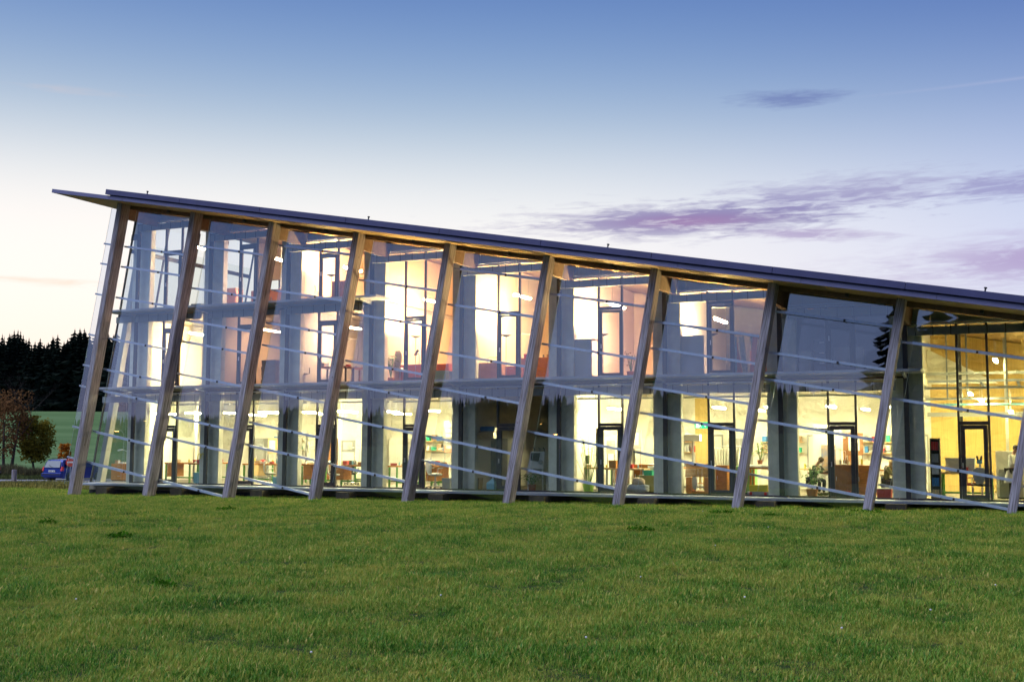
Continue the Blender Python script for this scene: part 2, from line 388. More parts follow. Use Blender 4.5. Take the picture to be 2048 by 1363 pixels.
# timber posts
for i in range(0, 12):
    gz = .0085+.0255*i if i < 10 else .25
    vt = 12.42*CA; vb = (gz+TA*S*i)*CA-.6
    mb = MB().box(0, .25, 0, .5, vb, vt)
    o = mb.build('timber_post', POST, bld, tilt=True, bevel=.008); o.data.transform(Matrix.Translation((PU*i, 0, 0)))
    sh = MB().box(PU*i+.27, PU*i+.42, .28, .46, vb, vb+.52); sh.build('post_shoe', GALV, o)
    # concrete footing beside the post
    f = MB().box(S*i+.55, S*i+1.15, 1.0, 1.5, -.6, .20+.006*i); f.build('footing_block', mat('footing_concrete', (.12, .10, .07), .9, var=.2, scale=5), bld, bevel=.01)
RT = 12.42
for u0 in [PU*i for i in range(0, 12)]:
    MB().box(u0+.002, u0+.248, .502, D-.1, RT*CA-.60, RT*CA-.002).build('rafter', TIMBER_D, bld, tilt=True)
# eaves beam on top of the glass skin
for i in range(0, 11):
    MB().box(PU*i+.255, PU*(i+1)-.005, .50, .66, RT*CA-.16, RT*CA-.003).build('eaves_beam', TIMBER_D, bld, tilt=True)
    c = PU*i+2.4
    MB().box(c-.05, c+.05, .38, .48, RT*CA-.10, RT*CA-.003).build('beam_bracket', FRAME, bld, tilt=True)
# roof
roof = MB().box(-2.71, 44.0, -.97, 13.2, RT*CA+.0, RT*CA+.02).build('roof_soffit', SOFFIT, bld, tilt=True)
MB().box(-2.70, 44.0, -.93, 13.15, RT*CA+.022, RT*CA+.14).build('roof_core', ZINC_UP, roof)
MB().box(.40, 44.0, -.88, 13.12, RT*CA+.141, RT*CA+.30).build('roof_core', ZINC_UP, roof)
for i in range(12):
    a = -2.71+PU*i; e = min(a+PU-.012, 44.0)
    MB().box(a, e, -1.0, -.972, RT*CA-.01, RT*CA+.145).build('lower_fascia', ZINC_LO, roof, bevel=.004)
for i in range(12):
    a = .33+PU*i*1.0; e = min(a+PU-.012, 44.0)
    if a > 43.5: break
    MB().box(a, e, -1.09, -.9, RT*CA+.175, RT*CA+.385).build('upper_fascia', ZINC_UP, roof, bevel=.006)
MB().box(-2.74, -2.712, -1.0, 13.2, RT*CA-.01, RT*CA+.145).build('gable_fascia', ZINC_LO, roof)
MB().box(.36, 44, -.895, 13.2, RT*CA+.302, RT*CA+.37).build('roof_sheet', ZINC_UP, roof)
for px, py in ((295, 384), (737, 437), (1216, 491), (1971, 577)):
    p = at(px, py, -.6); u = p.x*CA-p.z*SA
    mb = MB().tube([(u, -.6, RT*CA+.33), (u, -.6, RT*CA+.52)], .025, 8); mb.tube([(u, -.6, RT*CA+.52), (u, -.6, RT*CA+.56)], .045, 8)
    mb.build('lightning_stud', FRAME, roof)
# rails and shingled glass panels (heights measured along each post)
RT_ = {0: [10.65, 9.78, 8.45, 6.68, 5.35, 4.44, 2.67, 1.34], 1: [10.38, 8.63, 7.28, 6.40, 5.07, 3.29, 2.40, .63], 2: [10.13, 8.33, 7.01, 6.12, 4.36, 3.01, 2.12, .82],
       3: [8.51, 7.18, 5.38, 4.49, 3.18, 1.38], 4: [8.71, 7.36, 5.57, 4.26, 2.46, 1.56], 5: [7.54, 5.75, 4.39, 2.62, 1.29],
       6: [6.37, 5.47, 4.15, 3.25, 1.91], 7: [6.54, 5.19, 4.32, 2.98, 1.20], 8: [5.40, 3.62, 1.79, .93], 9: [5.2, 3.4, 1.9, .95], 10: [4.0, 2.2, 1.1]}
def panel(u0, u1, vt, vb, par):
    k = .10; m = MB()
    m.hexa([(u0, .53-k, vb), (u1, .53-k, vb), (u1, .542-k, vb), (u0, .542-k, vb), (u0, .53, vt), (u1, .53, vt), (u1, .542, vt), (u0, .542, vt)])
    return m.build('glass_panel', G_OUT, par, tilt=True)
PR_ = random.Random(4)
def panel1(u0, u1, vt, vb):
    hgt = vt-vb; k = (.024 if (vt+vb)/2-TA*(u0+.0)*CA > 4.45 else .011)*hgt+PR_.uniform(-.003, .003); m = MB(); m.v = [(u0, .52-k, vb), (u1, .52-k, vb), (u1, .52, vt), (u0, .52, vt)]; m.f = [(0, 1, 2, 3)]
    o = m.build('glass_panel', G_OUT, bld, tilt=True)
    e = MB(); t = .012                                   # polished edges give the pane its thickness
    e.hexa([(u0-.004, .52-k-t/2, vb), (u0, .52-k-t/2, vb), (u0, .52-k+t/2, vb), (u0-.004, .52-k+t/2, vb), (u0-.004, .52-t/2, vt), (u0, .52-t/2, vt), (u0, .52+t/2, vt), (u0-.004, .52+t/2, vt)])
    e.build('glass_edge', EDGE, o)
    return o
EDGE = mat('glass_edge', (.45, .62, .62), .2, 0)
for i, ts in RT_.items():
    base = S*i*TA
    vs = [(t+base)*CA for t in ts]
    for t, v in zip(ts, vs):
        ua = -.88 if i == 0 else PU*i+.25
        if i == 0:
            MB().box(-.88, -.002, .50, .57, v-.035, v+.035).build('rail_end', GALV, bld, tilt=True)
            ua = .252
        r = MB().box(ua, PU*(i+1)+.0, .535, .60, v-.035, v+.035).build('rail', GALV, bld, tilt=True)
        MB().box(PU*i+.60, PU*(i+1)-.01, .395, .425, v-.04, v+.045).build('glass_clamp', CLAMP, r)
        cpos = PU*i+2.45
        MB().box(cpos-.03, cpos+.03, .36, .395, v-.05, v+.03).build('clamp_bracket', FRAME, r)
    lim = [RT*CA-.17]+vs
    for a, c in zip(lim[:-1], lim[1:]):
        panel1(PU*i+.62, PU*(i+1)-.01, a-.01, c-.02)
        if i == 0: panel1(-.78, -.005, a-.01, c-.02)
    # bottom row reaches down towards the lawn where there is height for it
    zlow = (.72+base)*CA
    if vs[-1]-zlow > .35: panel1(PU*i+.62, PU*(i+1)-.01, vs[-1]-.02, zlow)
    if i == 0: panel1(-.78, -.005, vs[-1]-.02, .18)

# ledges, slabs, floors
XR = 44.0
def gx(z): return -1.3+TA*z
def slab(name, z0, z1, x1, y0, y1, mt, x0=None):
    x0a = gx(z0) if x0 is None else x0; x0b = gx(z1) if x0 is None else x0
    m = MB().hexa([(x0a, y0, z0), (x1, y0, z0), (x1, y1, z0), (x0a, y1, z0), (x0b, y0, z1), (x1, y0, z1), (x1, y1, z1), (x0b, y1, z1)])
    return m.build(name, mt, bld)
Y1 = 11.0
for nm, z1, xr in (('ground_ledge', ZF0, XR), ('first_ledge', ZF1, 33.66), ('second_ledge', ZF2, 13.95)):
    k = 0; x = gx(z1)+.15
    while x < xr-.1:
        e = min(4*(k+1)-4*0+1.09-.005+0, xr) if k or True else xr
        if e <= x+.2: k += 1; continue
        MB().box(x, e, 1.40, D+.02, z1-.085, z1).build(nm, PLATE, bld, bevel=.004)
        x = e+.006; k += 1
slab('floor_slab', ZF0-.3, ZF0-.002, XR, D+.021, Y1, FLOOR)
slab('floor_slab', ZF1-.16, ZF1-.002, 33.05, D+.021, Y1, CEIL)
slab('floor_slab', ZF2-.16, ZF2-.002, 13.05, D+.021, Y1, CEIL)
slab('floor_covering', ZF1, ZF1+.02, 33.04, D+.10, Y1-.02, mat('office_floor', (.28, .17, .09), .5, var=.1))
slab('floor_covering', ZF2, ZF2+.02, 13.04, D+.10, Y1-.02, MATS['office_floor'])
MB().box(-1.0, XR, 2.2, Y1-.3, -1.2, ZF0-.31).build('plinth', CONC_D, bld)
# ledge brackets under the upper ledges
for zz, n in ((ZF1, 9), (ZF2, 4)):
    for j in range(n):
        MB().hexa([(S*j+1.05, 1.6, zz-.14), (S*j+1.13, 1.6, zz-.14), (S*j+1.13, D, zz-.24), (S*j+1.05, D, zz-.24), (S*j+1.05, 1.6, zz-.087), (S*j+1.13, 1.6, zz-.087), (S*j+1.13, D, zz-.087), (S*j+1.05, D, zz-.087)]).build('ledge_bracket', GALV, bld)
def mxj(j): return S*j+1.09
# concrete piers behind the glass
for j in range(0, 11):
    top = head(j)+.9 if j < 10 else 5.5
    ztop = (RT-TA*(mxj(j)+.5)) - .15
    MB().box(mxj(j)-.50, mxj(j)+.50, D+.22, D+.50, ZF0, ztop).build('concrete_pier', CONC, bld, bevel=.01)
# window units
def window(j, z0, zd, zt, blind, openf=False, topfl=False):
    x = mxj(j); wn = bpy.data.objects.new('window', None); C.objects.link(wn); wn.parent = bld; wn.location = (x, D, 0)
    F = MB()
    F.box(-.075, .075, -.03, .07, z0, zt)
    for r in (1.55, 2.43): F.box(r-.035, r+.035, -.03, .06, z0, zt)
    for a, c in ((.075, 1.515), (1.585, 2.395), (2.465, S-.075)):
        F.box(a, c, -.025, .05, z0, z0+.05); F.box(a, c, -.025, .05, zt-.06, zt)
    if zd: F.box(1.585, 2.395, -.035, .06, zd-.09, zd+.02)
    F.build('frame', FRAME, wn)
    zdt = zd-.09 if zd else zt-.06
    # sash / door leaf
    if zd:
        sw = .13 if z0 < 1 else .09
        s = MB(); a0, a1 = .01, .80
        s.box(a0, a0+sw, -.045, .03, z0+.06, zdt-.01); s.box(a1-sw, a1, -.045, .03, z0+.06, zdt-.01)
        s.box(a0+sw, a1-sw, -.045, .03, z0+.06, z0+.06+sw); s.box(a0+sw, a1-sw, -.045, .03, zdt-.01-sw, zdt-.01)
        so_ = s.build('door_leaf', FRAME, wn, loc=(1.585, 0, 0)); 
        g2 = MB(); g2.v = [(a0+sw, -.01, z0+.06+sw), (a1-sw, -.01, z0+.06+sw), (a1-sw, -.01, zdt-.01-sw), (a0+sw, -.01, zdt-.01-sw)]; g2.f = [(0, 1, 2, 3)]; g2.build('pane', G_IN, so_)
        hd = MB().box(a0+.03, a0+.06, -.09, -.045, z0+1.02, z0+1.18); hd.build('handle', STEEL, so_)
        if openf: so_.rotation_euler = (rad(-4) if 0 else 0, 0, rad(14))
    def pane(a, c, b0, b1):
        q = MB(); q.v = [(a, .0, b0), (c, .0, b0), (c, .0, b1), (a, .0, b1)]; q.f = [(0, 1, 2, 3)]; q.build('pane', G_IN, wn)
    pane(.075, 1.515, z0+.05, zt-.06); pane(2.465, S-.075, z0+.05, zt-.06)
    pane(1.585, 2.395, (zd+.02) if zd else z0+.05, zt-.06)
    # raised blind stack with cords, and guide wires
    bl = bpy.data.objects.new('blind', None); C.objects.link(bl); bl.parent = bld; bl.location = (x, D-.16, blind)
    k = MB(); nsl = 7
    for q in range(nsl): k.box(.12, 3.70, -.045, .045, .27*q/nsl+.0, .27*(q+.82)/nsl)
    k.build('slat_stack', BLIND, bl)
    k = MB()
    for q in range(7):
        xx = .35+.53*q; k.box(xx-.012, xx+.012, -.055, -.046, -.01, .30)
    k.build('blind_cords', FRAME, bl)
    k = MB()
    for xx in (-.26, .26): k.tube([(xx, .02, z0-blind+.02), (xx, .02, .0)], .0045, 4)
    k.build('guide_wires', STEEL, bl)
    k = MB().box(.10, 3.72, -.05, .05, .335, .365); k.build('head_rail', CLAMP, bl)
    return wn
for j in range(0, 8):
    window(j, ZF0, 2.78, ZF1-.17, 3.80)
for j in (8, 9): window(j, ZF0, 2.78, head(j)+.40, head(j))
for j in range(0, 3):
    window(j, ZF1+.02, 6.94, ZF2-.17, 7.28)
    window(j, ZF2+.02, min(10.32, head(j)-.16), head(j)+.40, head(j))
for j in range(3, 8): window(j, ZF1+.02, 6.94 if j < 7 else 6.05, head(j)+.40, head(j), openf=j in (5, 6))
# left end bay of the inner front, with a raked edge, and the glazed gable
def raked(name, mt, z0, z1, dx, w_, y0, y1, par=bld):
    m = MB().hexa([(gx(z0)+dx, y0, z0), (gx(z0)+dx+w_, y0, z0), (gx(z0)+dx+w_, y1, z0), (gx(z0)+dx, y1, z0), (gx(z1)+dx, y0, z1), (gx(z1)+dx+w_, y0, z1), (gx(z1)+dx+w_, y1, z1), (gx(z1)+dx, y1, z1)])
    return m.build(name, mt, par)
ZG = 12.1
raked('gable_mullion', FRAME, ZF0, 11.9, 0, .05, D-.03, D+.05)
raked('gable_column', mat('grey_column', (.42, .43, .42), .7), ZF0, 11.9, .10, .26, D+.25, D+.55)
for y in (4.6, 6.7, 8.8, 10.9): raked('gable_mullion', FRAME, ZF0, 11.95, 0, .06, y, y+.08)
for zz in (ZF1-.2, ZF2-.2, 10.4): MB().box(gx(zz)+.0, gx(zz)+.06, D+.05, Y1, zz, zz+.18).build('gable_transom', FRAME, bld)
MB().prism([(gx(10.95), 10.95), (mxj(0)-.08, 10.95), (mxj(0)-.08, 11.2), (gx(11.2), 11.2)], D-.05, D+.04).build('end_bay_transom', FRAME, bld)
for z0, z1 in ((ZF0+.02, ZF1-.2), (ZF1+.02, ZF2-.2), (ZF2+.02, 10.9)):
    q = MB(); q.v = [(gx(z0)+.05, D, z0), (mxj(0)-.075, D, z0), (mxj(0)-.075, D, z1), (gx(z1)+.05, D, z1)]; q.f = [(0, 1, 2, 3)]; q.build('end_pane', G_IN, bld)
    q = MB(); q.v = [(gx(z0)+.03, D+.05, z0), (gx(z0)+.03, Y1, z0), (gx(z1)+.03, Y1, z1), (gx(z1)+.03, D+.05, z1)]; q.f = [(0, 1, 2, 3)]; q.build('gable_pane', G_IN, bld)
for z in (ZF1, ZF2): MB().box(gx(z)+.05, mxj(0)-.08, D-.02, D+.02, z-.2, z+.02).build('end_band', FRAME, bld)
for z in (3.80, 7.28): MB().box(gx(z)+.12, mxj(0)-.12, D-.2, D-.1, z, z+.26).build('end_blind', BLIND, bld)
# cladding panels between the window heads and the roof
def zroof(x): return RT-TA*x-.02
for j in range(0, 10):
    x0 = mxj(j)-(.0 if j else .05); z0 = head(j)+.41; n = 5; dx = S/n
    for k in range(n):
        a = x0+dx*k; c = a+dx-.012
        if zroof(c) <= z0+.01:
            c = (RT-.02-z0)/TA-.002
            if c <= a+.02: continue
        MB().prism([(a, z0), (c, z0), (c, max(zroof(c), z0+.005)), (a, zroof(a))], D-.02, D+.05).build('cladding_panel', CLAD, bld)
    MB().box(x0+.02, x0+S-.02, D-.12, D-.022, z0-.0, z0+.05).build('drip_rail', CLAMP, bld)
# back facade, partitions
for j in range(-1, 11):
    a = mxj(j)+.002 if j >= 0 else gx(3); c = mxj(j+1)-.002; zt = lambda x: RT-TA*x-.04
    if j < 0:
        continue
    if j <= 2:
        for z0, z1 in ((ZF0, ZF1-.17), ):
            MB().box(a, c, Y1-.25, Y1, z0, z1).build('back_wall', WALLW, bld)
        for z0, z1 in ((ZF1+.03, ZF2-.17), (ZF2+.03, None)):
            z1a = z1 or zt(a); z1c = z1 or zt(c)
            bw = MB().box(a, a+.35, Y1-.2, Y1, z0, z1c if z1 else zt(a+.35)); bw.box(c-.35, c, Y1-.2, Y1, z0, z1c)
            bw.prism([(a+.351, z0+2.45), (c-.351, z0+2.45), (c-.351, max(z0+2.5, z1 or zt(c-.35))), (a+.351, z1 or zt(a+.35))], Y1-.2, Y1)
            o = bw.build('back_wall', WALLP, bld)
            fr = MB()
            for xx in (a+.38, a+1.4, a+2.5, c-.38): fr.box(xx-.03, xx+.03, Y1-.15, Y1-.08, z0, z0+2.45)
            fr.box(a+.38, c-.38, Y1-.16, Y1-.07, z0+1.0, z0+1.06); fr.build('back_window_frame', FRAME, o)
            q = MB(); q.v = [(a+.35, Y1-.1, z0), (c-.35, Y1-.1, z0), (c-.35, Y1-.1, z0+2.45), (a+.35, Y1-.1, z0+2.45)]; q.f = [(0, 1, 2, 3)]; q.build('back_pane', G_IN, o)
    elif j <= 7:
        MB().box(a, c, Y1-.25, Y1, ZF0, ZF1-.17).build('back_wall', WALLW, bld)
        MB().prism([(a, ZF1+.03), (c, ZF1+.03), (c, zt(c)), (a, zt(a))], Y1-.25, Y1).build('back_wall', WALLP if j < 6 else WALLB, bld)
    else:
        MB().prism([(a, ZF0), (c, ZF0), (c, zt(c)), (a, zt(a))], Y1-.25, Y1).build('back_wall', WALLY, bld)
MB().box(XR-.2, XR, D+.1, Y1, ZF0, 4.2).build('end_wall', WALLW, bld)
MB().box(.30, .38, 4.3, Y1-.3, ZF1+.03, ZF2-.17).build('partition_wall', WALLW, bld)
MB().box(-.95, -.85, 5.4, Y1-.02, ZF0, ZF1-.17).build('partition_wall', WALLW, bld)
MB().box(-.84, mxj(0)+.002, Y1-.25, Y1-.01, ZF0, ZF1-.17).build('back_wall', WALLW, bld)
# room dividers, at the piers
def divider(j, z0, z1, mt, y0=D+.51):
    MB().box(mxj(j)-.06, mxj(j)+.06, y0, Y1-.26, z0, z1).build('partition_wall', mt, bld)
divider(4, ZF0, ZF1-.17, WALLW, 5.75); MB().box(mxj(4)-.06, mxj(4)+.06, D+.51, 5.2, ZF0, ZF1-.17).build('partition_wall', WALLW, bld); MB().box(mxj(4)-.06, mxj(4)+.06, 5.201, 5.749, 2.7, ZF1-.17).build('partition_wall', WALLW, bld); divider(5, ZF0, ZF1-.17, WALLW, 7.0); MB().box(mxj(5)-.06, mxj(5)+.06, D+.51, 6.1, ZF0, ZF1-.17).build('partition_wall', WALLW, bld); MB().box(mxj(5)-.06, mxj(5)+.06, 6.101, 6.999, 2.7, ZF1-.17).build('partition_wall', WALLW, bld); divider(2, ZF0, ZF1-.17, WALLW, 6.5)
for j in (1, 2, 3): divider(j, ZF1+.03, ZF2-.17, WALLP if j != 2 else WALLB)
divider(1, ZF2+.03, 11.95-.72-.1-.0, WALLW, 7.5); divider(2, ZF2+.03, 10.65, WALLP)
divider(3, ZF2+.03, 9.9, WALLP)
for j in (4, 5, 6, 7): divider(j, ZF1+.03, RT-TA*(mxj(j)+.06)-.05, {4: WALLP, 5: WALLP, 6: WALLW, 7: WALLB}[j])
divider(8, ZF1-.16, RT-TA*(mxj(8)+.06)-.05, WALLW)
# hall: lower white wall stub and steel hangers
# ------------------------------------------------------------------ lamps that are lit
def emis(name, col, st):
    if name in MATS: return MATS[name]
    return mat(name, col, .5, emit=st)
def lum(x, y, z, ln, lab, em, grp, along='y', n=1):
    t = empty('ceiling_light', (x, y, z), 0 if along == 'y' else math.pi/2, lab, 'ceiling light', grp)
    MB().box(-.07, .07, -ln/2, ln/2, 0, .05).build('housing', WHITE, t)
    q = MB().box(-.055, .055, -ln/2+.03, ln/2-.03, -.05, -.002); q.build('tube', em, t)
    k = MB()
    for yy in (-ln/2+.15, ln/2-.15): k.tube([(0, yy, .05), (0, yy, .7)], .006, 4)
    k.build('suspension_wire', STEEL, t)
    return t
E_G = emis('cool_tube', (1.0, .88, .48), 300)
E_G2 = emis('hall_tube', (1.0, .86, .36), 210)
E_U = emis('warm_tube', (1.0, .60, .32), 700)
E_P = emis('pink_tube', (1.0, .68, .48), 600)
E_Y = emis('yellow_tube', (1.0, .76, .38), 650)
BAYN = lambda j: ORD[j]+' bay from the left'
for j in (-1, 0, 1, 2, 3, 5, 6, 7):
    for k, (dx, y) in enumerate(((1.2, 5.2), (3.0, 5.6), (1.9, 8.6))):
        if j == -1 and k != 1: continue
        lum(mxj(j)+dx, y, 3.42, 1.5, ('left', 'right', 'rear')[k]+' lit ground floor strip light in the '+(BAYN(j) if j >= 0 else 'narrow end bay'), E_G, 'ground floor strip lights')
for k, (px, py, Y) in enumerate(((1962, 798, 5.4), (2022, 822, 6.2), (1940, 786, 8.8), (2100, 806, 8.6), (2200, 800, 5.2))):
    p = at(px, py, Y); lum(p.x, Y, p.z, 1.7, ('bright strip light seen through the hall window left of the last post', 'second strip light hanging beside the last post of the hall', 'strip light at the back of the tall hall', 'strip light at the far right back of the hall', 'strip light at the right end of the hall')[k], E_G2, 'strip lights of the tall hall')
for k, (x, y, z) in enumerate(((35.6, 6.8, 5.0), (39.5, 6.5, 4.6))):
    lum(x, y, z, 1.6, ('upper strip light high in the tall hall, left one', 'upper strip light high in the tall hall, right one')[k], E_G2, 'strip lights of the tall hall')
E_FILL = emis('dim_fill', (1.0, .66, .42), 70)  # weak fill tubes added to brighten the unlit second bay upstairs
UP1 = {0: (E_Y, 1.4), 1: (E_FILL, 1.0), 2: (E_U, .55), 3: (E_U, 1.3), 4: (E_Y, 1.5), 5: (E_P, 1.0), 6: (E_P, .6), 7: (None, 0)}
for j, (e, s) in UP1.items():
    if not e: continue
    zc = (ZF2-.75) if j < 3 else min(head(j)-.35, 7.9)
    for k in range(2 if s > .8 else 1):
        lum(mxj(j)+1.3+1.5*k, 5.2+.9*k, zc, 1.5 if s > .5 else .9, ('rear' if k else 'front')+' lit strip light on the first floor in the '+BAYN(j), e, 'first floor strip lights')
for j, e in ((0, E_Y), (1, E_P), (2, E_U)):
    for k in range(1 if j == 0 else 2):
        lum(mxj(j)+1.5+1.2*k, 5.0+1.1*k, head(j)-.4, 1.3, ('rear' if k else 'front')+' lit strip light on the top floor in the '+BAYN(j), e, 'top floor strip lights')

E_UP = emis('uplighter_bulb', (1.0, .66, .24), 3600)
for j, dx, y, z in ((2, 1.35, 3.6, 9.0), (3, 1.45, 3.5, 6.3), (4, 1.4, 3.5, 6.2), (5, 1.3, 3.6, 6.1), (6, 1.3, 4.0, 6.0)):
    zf = ZF1+.02 if j != 2 else ZF2+.02
    t = empty('floor_uplighter', (mxj(j)+dx, y, zf), 0, 'floor lamp with a dark disc head shining upwards in the '+BAYN(j), 'floor lamp', 'uplighters upstairs')
    MB().tube([(0, 0, 0), (0, 0, z-zf-.08)], .014, 6).build('pole', GREY, t); MB().lathe([(.14, 0), (.14, .02)], 0, 0, 14).build('foot', GREY, t)
    MB().lathe([(.03, z-zf-.08), (.20, z-zf-.01), (.20, z-zf), (.17, z-zf), (.02, z-zf-.04)], 0, 0, 18).build('disc_head', BLACK, t)
    k = MB(); k.lathe([(.155, z-zf+.001), (.155, z-zf+.004)], 0, 0, 16); k.build('bulb', E_UP, t)
# ------------------------------------------------------------------ furniture
def bench(x, y, z, w_, d, lab, top=WOODO, leg=GREENM, h=.86, drawers=0, rz=0, clutter=0):
    t = empty('workbench', (x, y, z), rz, lab, 'workbench')
    MB().box(0, w_, 0, d, h-.06, h).build('worktop', top, t, bevel=.006)
    for a in (.03, w_-.09):
        for c in (.03, d-.09): MB().box(a, a+.06, c, c+.06, 0, h-.062).build('leg', leg, t)
    MB().box(.09, w_-.09, d-.07, d-.04, .15, .21).build('crossbar', leg, t)
    if drawers:
        o = MB().box(.12, .12+.45, .06, d-.1, h-.62, h-.066).build('drawer_unit', top, t)
        for q in range(3):
            MB().box(.135, .555, .045, .058, h-.60+.18*q, h-.44+.18*q).build('drawer', top, o)
    return t
def clutter(x0, x1, y0, y1, z, n, where, seed):
    rnd = random.Random(seed)
    kinds = [('tool_box', 'small box', RED), ('jar', 'small jar', CYAN), ('tin', 'tin', GREY), ('carton', 'small carton', CARD), ('bottle', 'bottle', WHITE), ('paper_stack', 'paper stack', PAPER), ('beaker', 'beaker', YEL)]
    names = ['red', 'pale blue', 'grey', 'brown', 'white', 'white paper', 'yellow']
    for i in range(n):
        x = x0+(x1-x0)*(i+.5)/n+rnd.uniform(-.04, .04); y = rnd.uniform(y0, y1); q = (i+seed) % 7; nm, cat, mt = kinds[q]
        b = MB()
        if nm in ('jar', 'tin', 'beaker', 'bottle'):
            r = rnd.uniform(.03, .05); h = rnd.uniform(.09, .2)
            pr = [(r, 0), (r, h*.7), (r*.5, h*.82), (r*.5, h)] if nm in ('bottle', 'jar') else [(r*.9, 0), (r, h), (r*.86, h), (r*.8, h*.9)]
            b.lathe(pr, 0, 0, 8)
        elif nm == 'paper_stack':
            for q2 in range(4): b.box(-.11+.01*q2, .11+.008*q2, -.09, .09, .02*q2, .02*q2+.016)
        else:
            w2 = rnd.uniform(.06, .13); h = rnd.uniform(.08, .18); b.box(-w2, w2, -.08, .08, 0, h); b.box(-w2-.008, w2+.008, -.088, .088, h*.8, h+.006)
        o = b.build(nm, mt, loc=(x, y, z)); tag(o, names[q]+' '+cat.replace('small ','').replace('paper stack','stack')+' on '+where+', '+ORD[min(i, 9)]+' item', cat)
def cabinet(x, y, z, w_, d, h, lab, mt, name='cabinet', doors=1, dr=0, rz=0):
    t = empty(name, (x, y, z), rz, lab, 'cabinet')
    MB().box(0, w_, 0, d, .04, h).build('body', mt, t, bevel=.006)
    MB().box(.02, w_-.02, .03, d-.02, 0, .038).build('base', BLACK, t)
    if dr:
        hh = (h-.1)/dr
        for q in range(dr):
            o = MB().box(.02, w_-.02, -.02, -.002, .06+hh*q, .06+hh*(q+1)-.02).build('drawer', mt, t)
            MB().box(w_/2-.08, w_/2+.08, -.035, -.021, .06+hh*(q+1)-.07, .06+hh*(q+1)-.05).build('handle', STEEL, o)
    else:
        for q in range(doors):
            a = .015+(w_-.03)/doors*q
            o = MB().box(a, a+(w_-.03)/doors-.01, -.02, -.002, .06, h-.02).build('door', mt, t)
            MB().box(a+.04, a+.06, -.045, -.021, h*.5, h*.5+.14).build('handle', STEEL, o)
    return t
def office_chair(x, y, z, rz, lab, mt=WHITE, seat=GREY, sc_=1.0):
    t = empty('office_chair', (x, y, z), rz, lab, 'office chair'); t.scale = (sc_,)*3
    b = MB()
    for k in range(5):
        a = 2*math.pi*k/5; b.tube([(0, 0, .10), (.30*math.cos(a), .30*math.sin(a), .06)], .022, 6, r2=.014)
    b.tube([(0, 0, .09), (0, 0, .43)], .03, 8); b.build('base', STEEL, t)
    for k in range(5):
        a = 2*math.pi*k/5; MB().tube([(.30*math.cos(a)-.02, .30*math.sin(a), .03), (.30*math.cos(a)+.02, .30*math.sin(a), .03)], .03, 8).build('castor', BLACK, t)
    s = MB().ball((0, 0, .47), .25, .24, .055, 14); s.build('seat', seat, t, smooth=True)
    m = MB()
    for a, c, zz, hw in ((.20, .25, .50, .10), (.235, .275, .62, .17), (.245, .275, .78, .21), (.225, .26, .93, .20), (.20, .235, 1.02, .12)):
        m.v += [(-hw, a, zz), (hw, a, zz), (hw, c, zz), (-hw, c, zz)]
    for i in range(4):
        for k in range(4):
            k2 = (k+1) % 4; m.f.append((4*i+k, 4*i+k2, 4*i+4+k2, 4*i+4+k))
    m.f += [(3, 2, 1, 0), (16, 17, 18, 19)]
    m.build('backrest', mt, t, bevel=.012)
    for s_ in (-1, 1): MB().tube([(s_*.22, .1, .47), (s_*.29, .1, .50), (s_*.29, .06, .68), (s_*.29, -.12, .69)], .018, 6).build('armrest', mt, t)
    return t
def desk_lamp(x, y, z, lab, rz=0, mt=WHITE, h=.55):
    t = empty('desk_lamp', (x, y, z), rz, lab, 'desk lamp')
    MB().lathe([(.09, 0), (.09, .02), (.02, .035), (.015, .05)], 0, 0, 12).build('foot', mt, t)
    MB().tube([(0, 0, .05), (.06, 0, h*.6), (.04, 0, h)], .012, 6).build('arm', mt, t)
    MB().tube([(.04, 0, h), (-.30, 0, h+.1)], .010, 6).build('upper_arm', mt, t)
    MB().hexa([(-.52, -.05, h+.02), (-.28, -.05, h+.06), (-.28, .05, h+.06), (-.52, .05, h+.02), (-.50, -.03, h+.08), (-.28, -.03, h+.11), (-.28, .03, h+.11), (-.50, .03, h+.08)]).build('lamp_head', mt, t)
    return t
